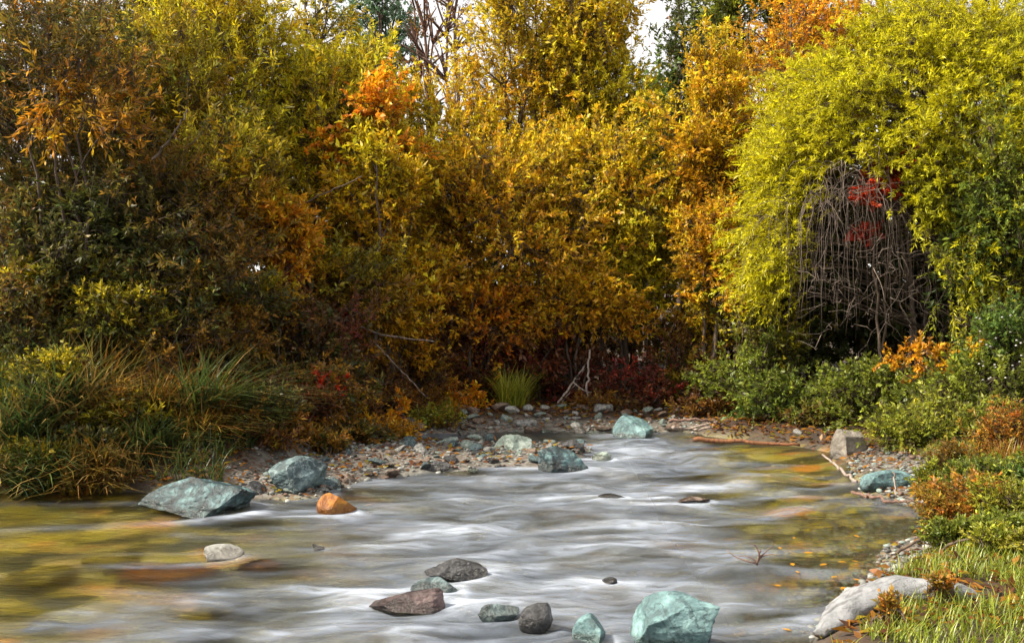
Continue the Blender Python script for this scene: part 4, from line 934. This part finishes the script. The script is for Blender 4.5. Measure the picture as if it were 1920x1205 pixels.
tuft('low yellow grass tuft left of the fern-like clump', 830, 0, 11.7, .28, 'yherb', 160, (0, -.1, 0), 0.010, 0.14, 0.8, name='grass_clump', seed=431)
tuft('rusty grass tuft at the right edge of the bank', 1900, 0, 7.6, .32, 'copper', 240, (-.1, -.1, 0), 0.006, 0.14, 0.5, name='grass_clump', seed=432)
def bank_grass():
    reseed(440)
    q = rng.uniform([1.0, 3.2], [6.0, 9.0], (90000, 2)); s = sdist(q[:, 0], q[:, 1], RIV)
    keep = (s > 0.12) & (sdist(q[:, 0], q[:, 1], RBAR) > 0.0) & (np.min([np.hypot(q[:, 0] - g_[0], q[:, 1] - g_[1]) for g_ in (G(a, b, .1) for a, b in [(1540, 1190), (1580, 1155), (1625, 1130), (1680, 1122), (1730, 1122), (1780, 1125), (1820, 1128)])], axis=0) > 0.19) & (n2(q[:, 0] * 2.2, q[:, 1] * 2.2, 2, 8) > -0.42)
    q = q[keep]; P = np.column_stack([q, ground_z(q[:, 0], q[:, 1]) - .01])
    V, Fq, c = blades(P, rng.uniform(.04, .13, len(q)), (0, 0, 0), 0.0055, 'lawn', 3, 0.7)
    tag(mesh_np('bank_grass', V, Fq, GRASS, fcol=c), 'short sunlit yellow-green grass on the right bank', 'grass', kind='stuff')
    q = rng.uniform([-8, 7.6], [-2.0, 12], (26000, 2)); s = sdist(q[:, 0], q[:, 1], RIV); q = q[(s > 0.08) & (sdist(q[:, 0], q[:, 1], BAR) > 0.05)]
    P = np.column_stack([q, ground_z(q[:, 0], q[:, 1]) - .01])
    V, Fq, c = blades(P, rng.uniform(.08, .30, len(q)), (.2, -.45, 0), 0.010, 'bank', 3, 0.9)
    tag(mesh_np('bank_undergrowth', V, Fq, GRASS, fcol=c), 'dense dark grass and weeds covering the left bank', 'grass', kind='stuff')
bank_grass()

# ---- sticks and branches
def stick(label, pts, r0, r1, mat=BARK_GREY, name='dead_stick', forks=(), cat='stick', wob=.01):
    T = Tubes(); P = np.array([np.asarray(p, float) for p in pts])
    t = np.linspace(0, 1, 16); ti = np.linspace(0, 1, len(P)); Q = np.stack([np.interp(t, ti, P[:, k]) for k in range(3)], 1)
    for _ in range(3): Q[1:-1] = (Q[:-2] + 2 * Q[1:-1] + Q[2:]) / 4
    Q[1:-1] += rng.normal(size=(14, 3)) * wob; T.add(Q, np.linspace(r0, r1, 16), 7)
    for (u, e) in forks:
        a = Q[int(u * 15)]; T.add(bez(a, (a + e) / 2 + rng.normal(size=3) * .03, np.asarray(e), 7), np.linspace(r1 * 1.1, r1 * .4, 7), 5)
    b = Q[0].copy(); o = T.build(name, mat, None, b); o.location = b
    return tag(o, label, cat)
reseed(500)
stick('grey dead stick leaning against the upright stem on the far bank', [W(1028, 785, 11.9), W(1105, 672, 12.2)], .016, .010, forks=[(.6, W(1110, 735, 12.0))])
stick('thin upright dead stem among the amber shrubs', [W(1106, 790, 12.1), W(1102, 715, 12.1), W(1106, 655, 12.2)], .017, .012)
stick('thin grey stick crossing behind the leaning stick', [W(1050, 760, 12.2), W(1098, 690, 12.4)], .009, .006)
stick('long bent bare branch reaching out over the gravel bar', [W(560, 588, 11.2), W(650, 600, 11.1), W(730, 632, 11.0), W(815, 640, 10.9)], .016, .007, BARK_MAUVE)
stick('bare branch slanting through the left brambles', [W(700, 640, 11), W(800, 745, 11.2)], .010, .006, BARK_MAUVE)
stick('orange-brown branch lying along the dark water corner', [G(1300, 824, .03), G(1400, 828, .03), G(1500, 834, .03)], .026, .016, BARK_BROWN, name='fallen_branch')
stick('bleached fallen branch on the far bank right of the teal rock', [G(1262, 800, .12), G(1300, 806, .05), G(1335, 800, .16)], .022, .012, BARK_GREY, name='fallen_branch', forks=[(.4, G(1345, 790, .22))])
stick('reddish fallen branch behind the bleached one', [G(1255, 790, .2), G(1330, 786, .24), G(1370, 800, .12)], .018, .010, BARK_RED, name='fallen_branch')
stick('straight stick jutting from the water up to the flat teal rock', [W(1542, 852, 8.9), W(1606, 902, 8.2)], .008, .014, BARK_GREY)
stick('short pale stick leaning on the flat teal rock', [G(1681, 936, .01), W(1674, 884, 7.6)], .008, .006, BARK_GREY)
stick('dark red driftwood lying below the flat teal rock', [G(1598, 922, .02), G(1660, 938, .03), G(1720, 942, .04)], .014, .008, BARK_RED, name='driftwood')
stick('dry forked twig standing in the near water', [G(1422, 1072, -.1), W(1420, 1056, 5.75), W(1426, 1030, 5.75)], .010, .005, BARK_RED, name='forked_twig',
      forks=[(.55, W(1385, 1042, 5.8)), (.65, W(1458, 1040, 5.7)), (.9, W(1410, 1022, 5.75)), (.8, W(1452, 1018, 5.75)), (.55, W(1362, 1030, 5.85))], wob=.003)
stick('grey branch rising through the left thicket', [W(285, 300, 9.4), W(325, 255, 9.4), W(352, 205, 9.5)], .014, .008, BARK)
stick('dark diagonal branch across the yellow-green willow', [W(520, 405, 11.0), W(615, 360, 10.9), W(680, 330, 10.9)], .010, .006, BARK)

# ---- fallen leaves afloat near the right shore
reseed(520)
proto = None
for k in range(15):
    px, py = rng.uniform(1440, 1640), rng.uniform(1000, 1195); p = G(px, py, 0)
    if sdist(p[:1], p[1:2], RIV)[0] > -0.05: continue
    i = int(np.argmin((wx - p[0]) ** 2 + (wy - p[1]) ** 2)); z = wz[i] + 0.006
    if proto is None:
        V = np.array([[-.04, 0, 0], [-.01, .018, .004], [.02, .016, .005], [.045, 0, .002], [.02, -.016, .004], [-.01, -.018, .003], [0, 0, -.002]], float)
        Fq = np.array([[0, 6, 1], [1, 6, 2], [2, 6, 3], [3, 6, 4], [4, 6, 5], [5, 6, 0]])
        proto = mesh_np('floating_leaf', V, Fq, LEAF, fcol=np.tile([[.62, .30, .02]], (6, 1))); o = proto
    else:
        o = proto.copy(); COL.objects.link(o)
    o.location = (p[0], p[1], z); o.rotation_euler = (rng.uniform(-.1, .1), rng.uniform(-.1, .1), rng.uniform(0, 6.28)); s = rng.uniform(.45, .9); o.scale = (s, s, s)
    tag(o, 'amber fallen leaf afloat near the right shore', 'leaf', 'fallen leaves afloat near the right shore')
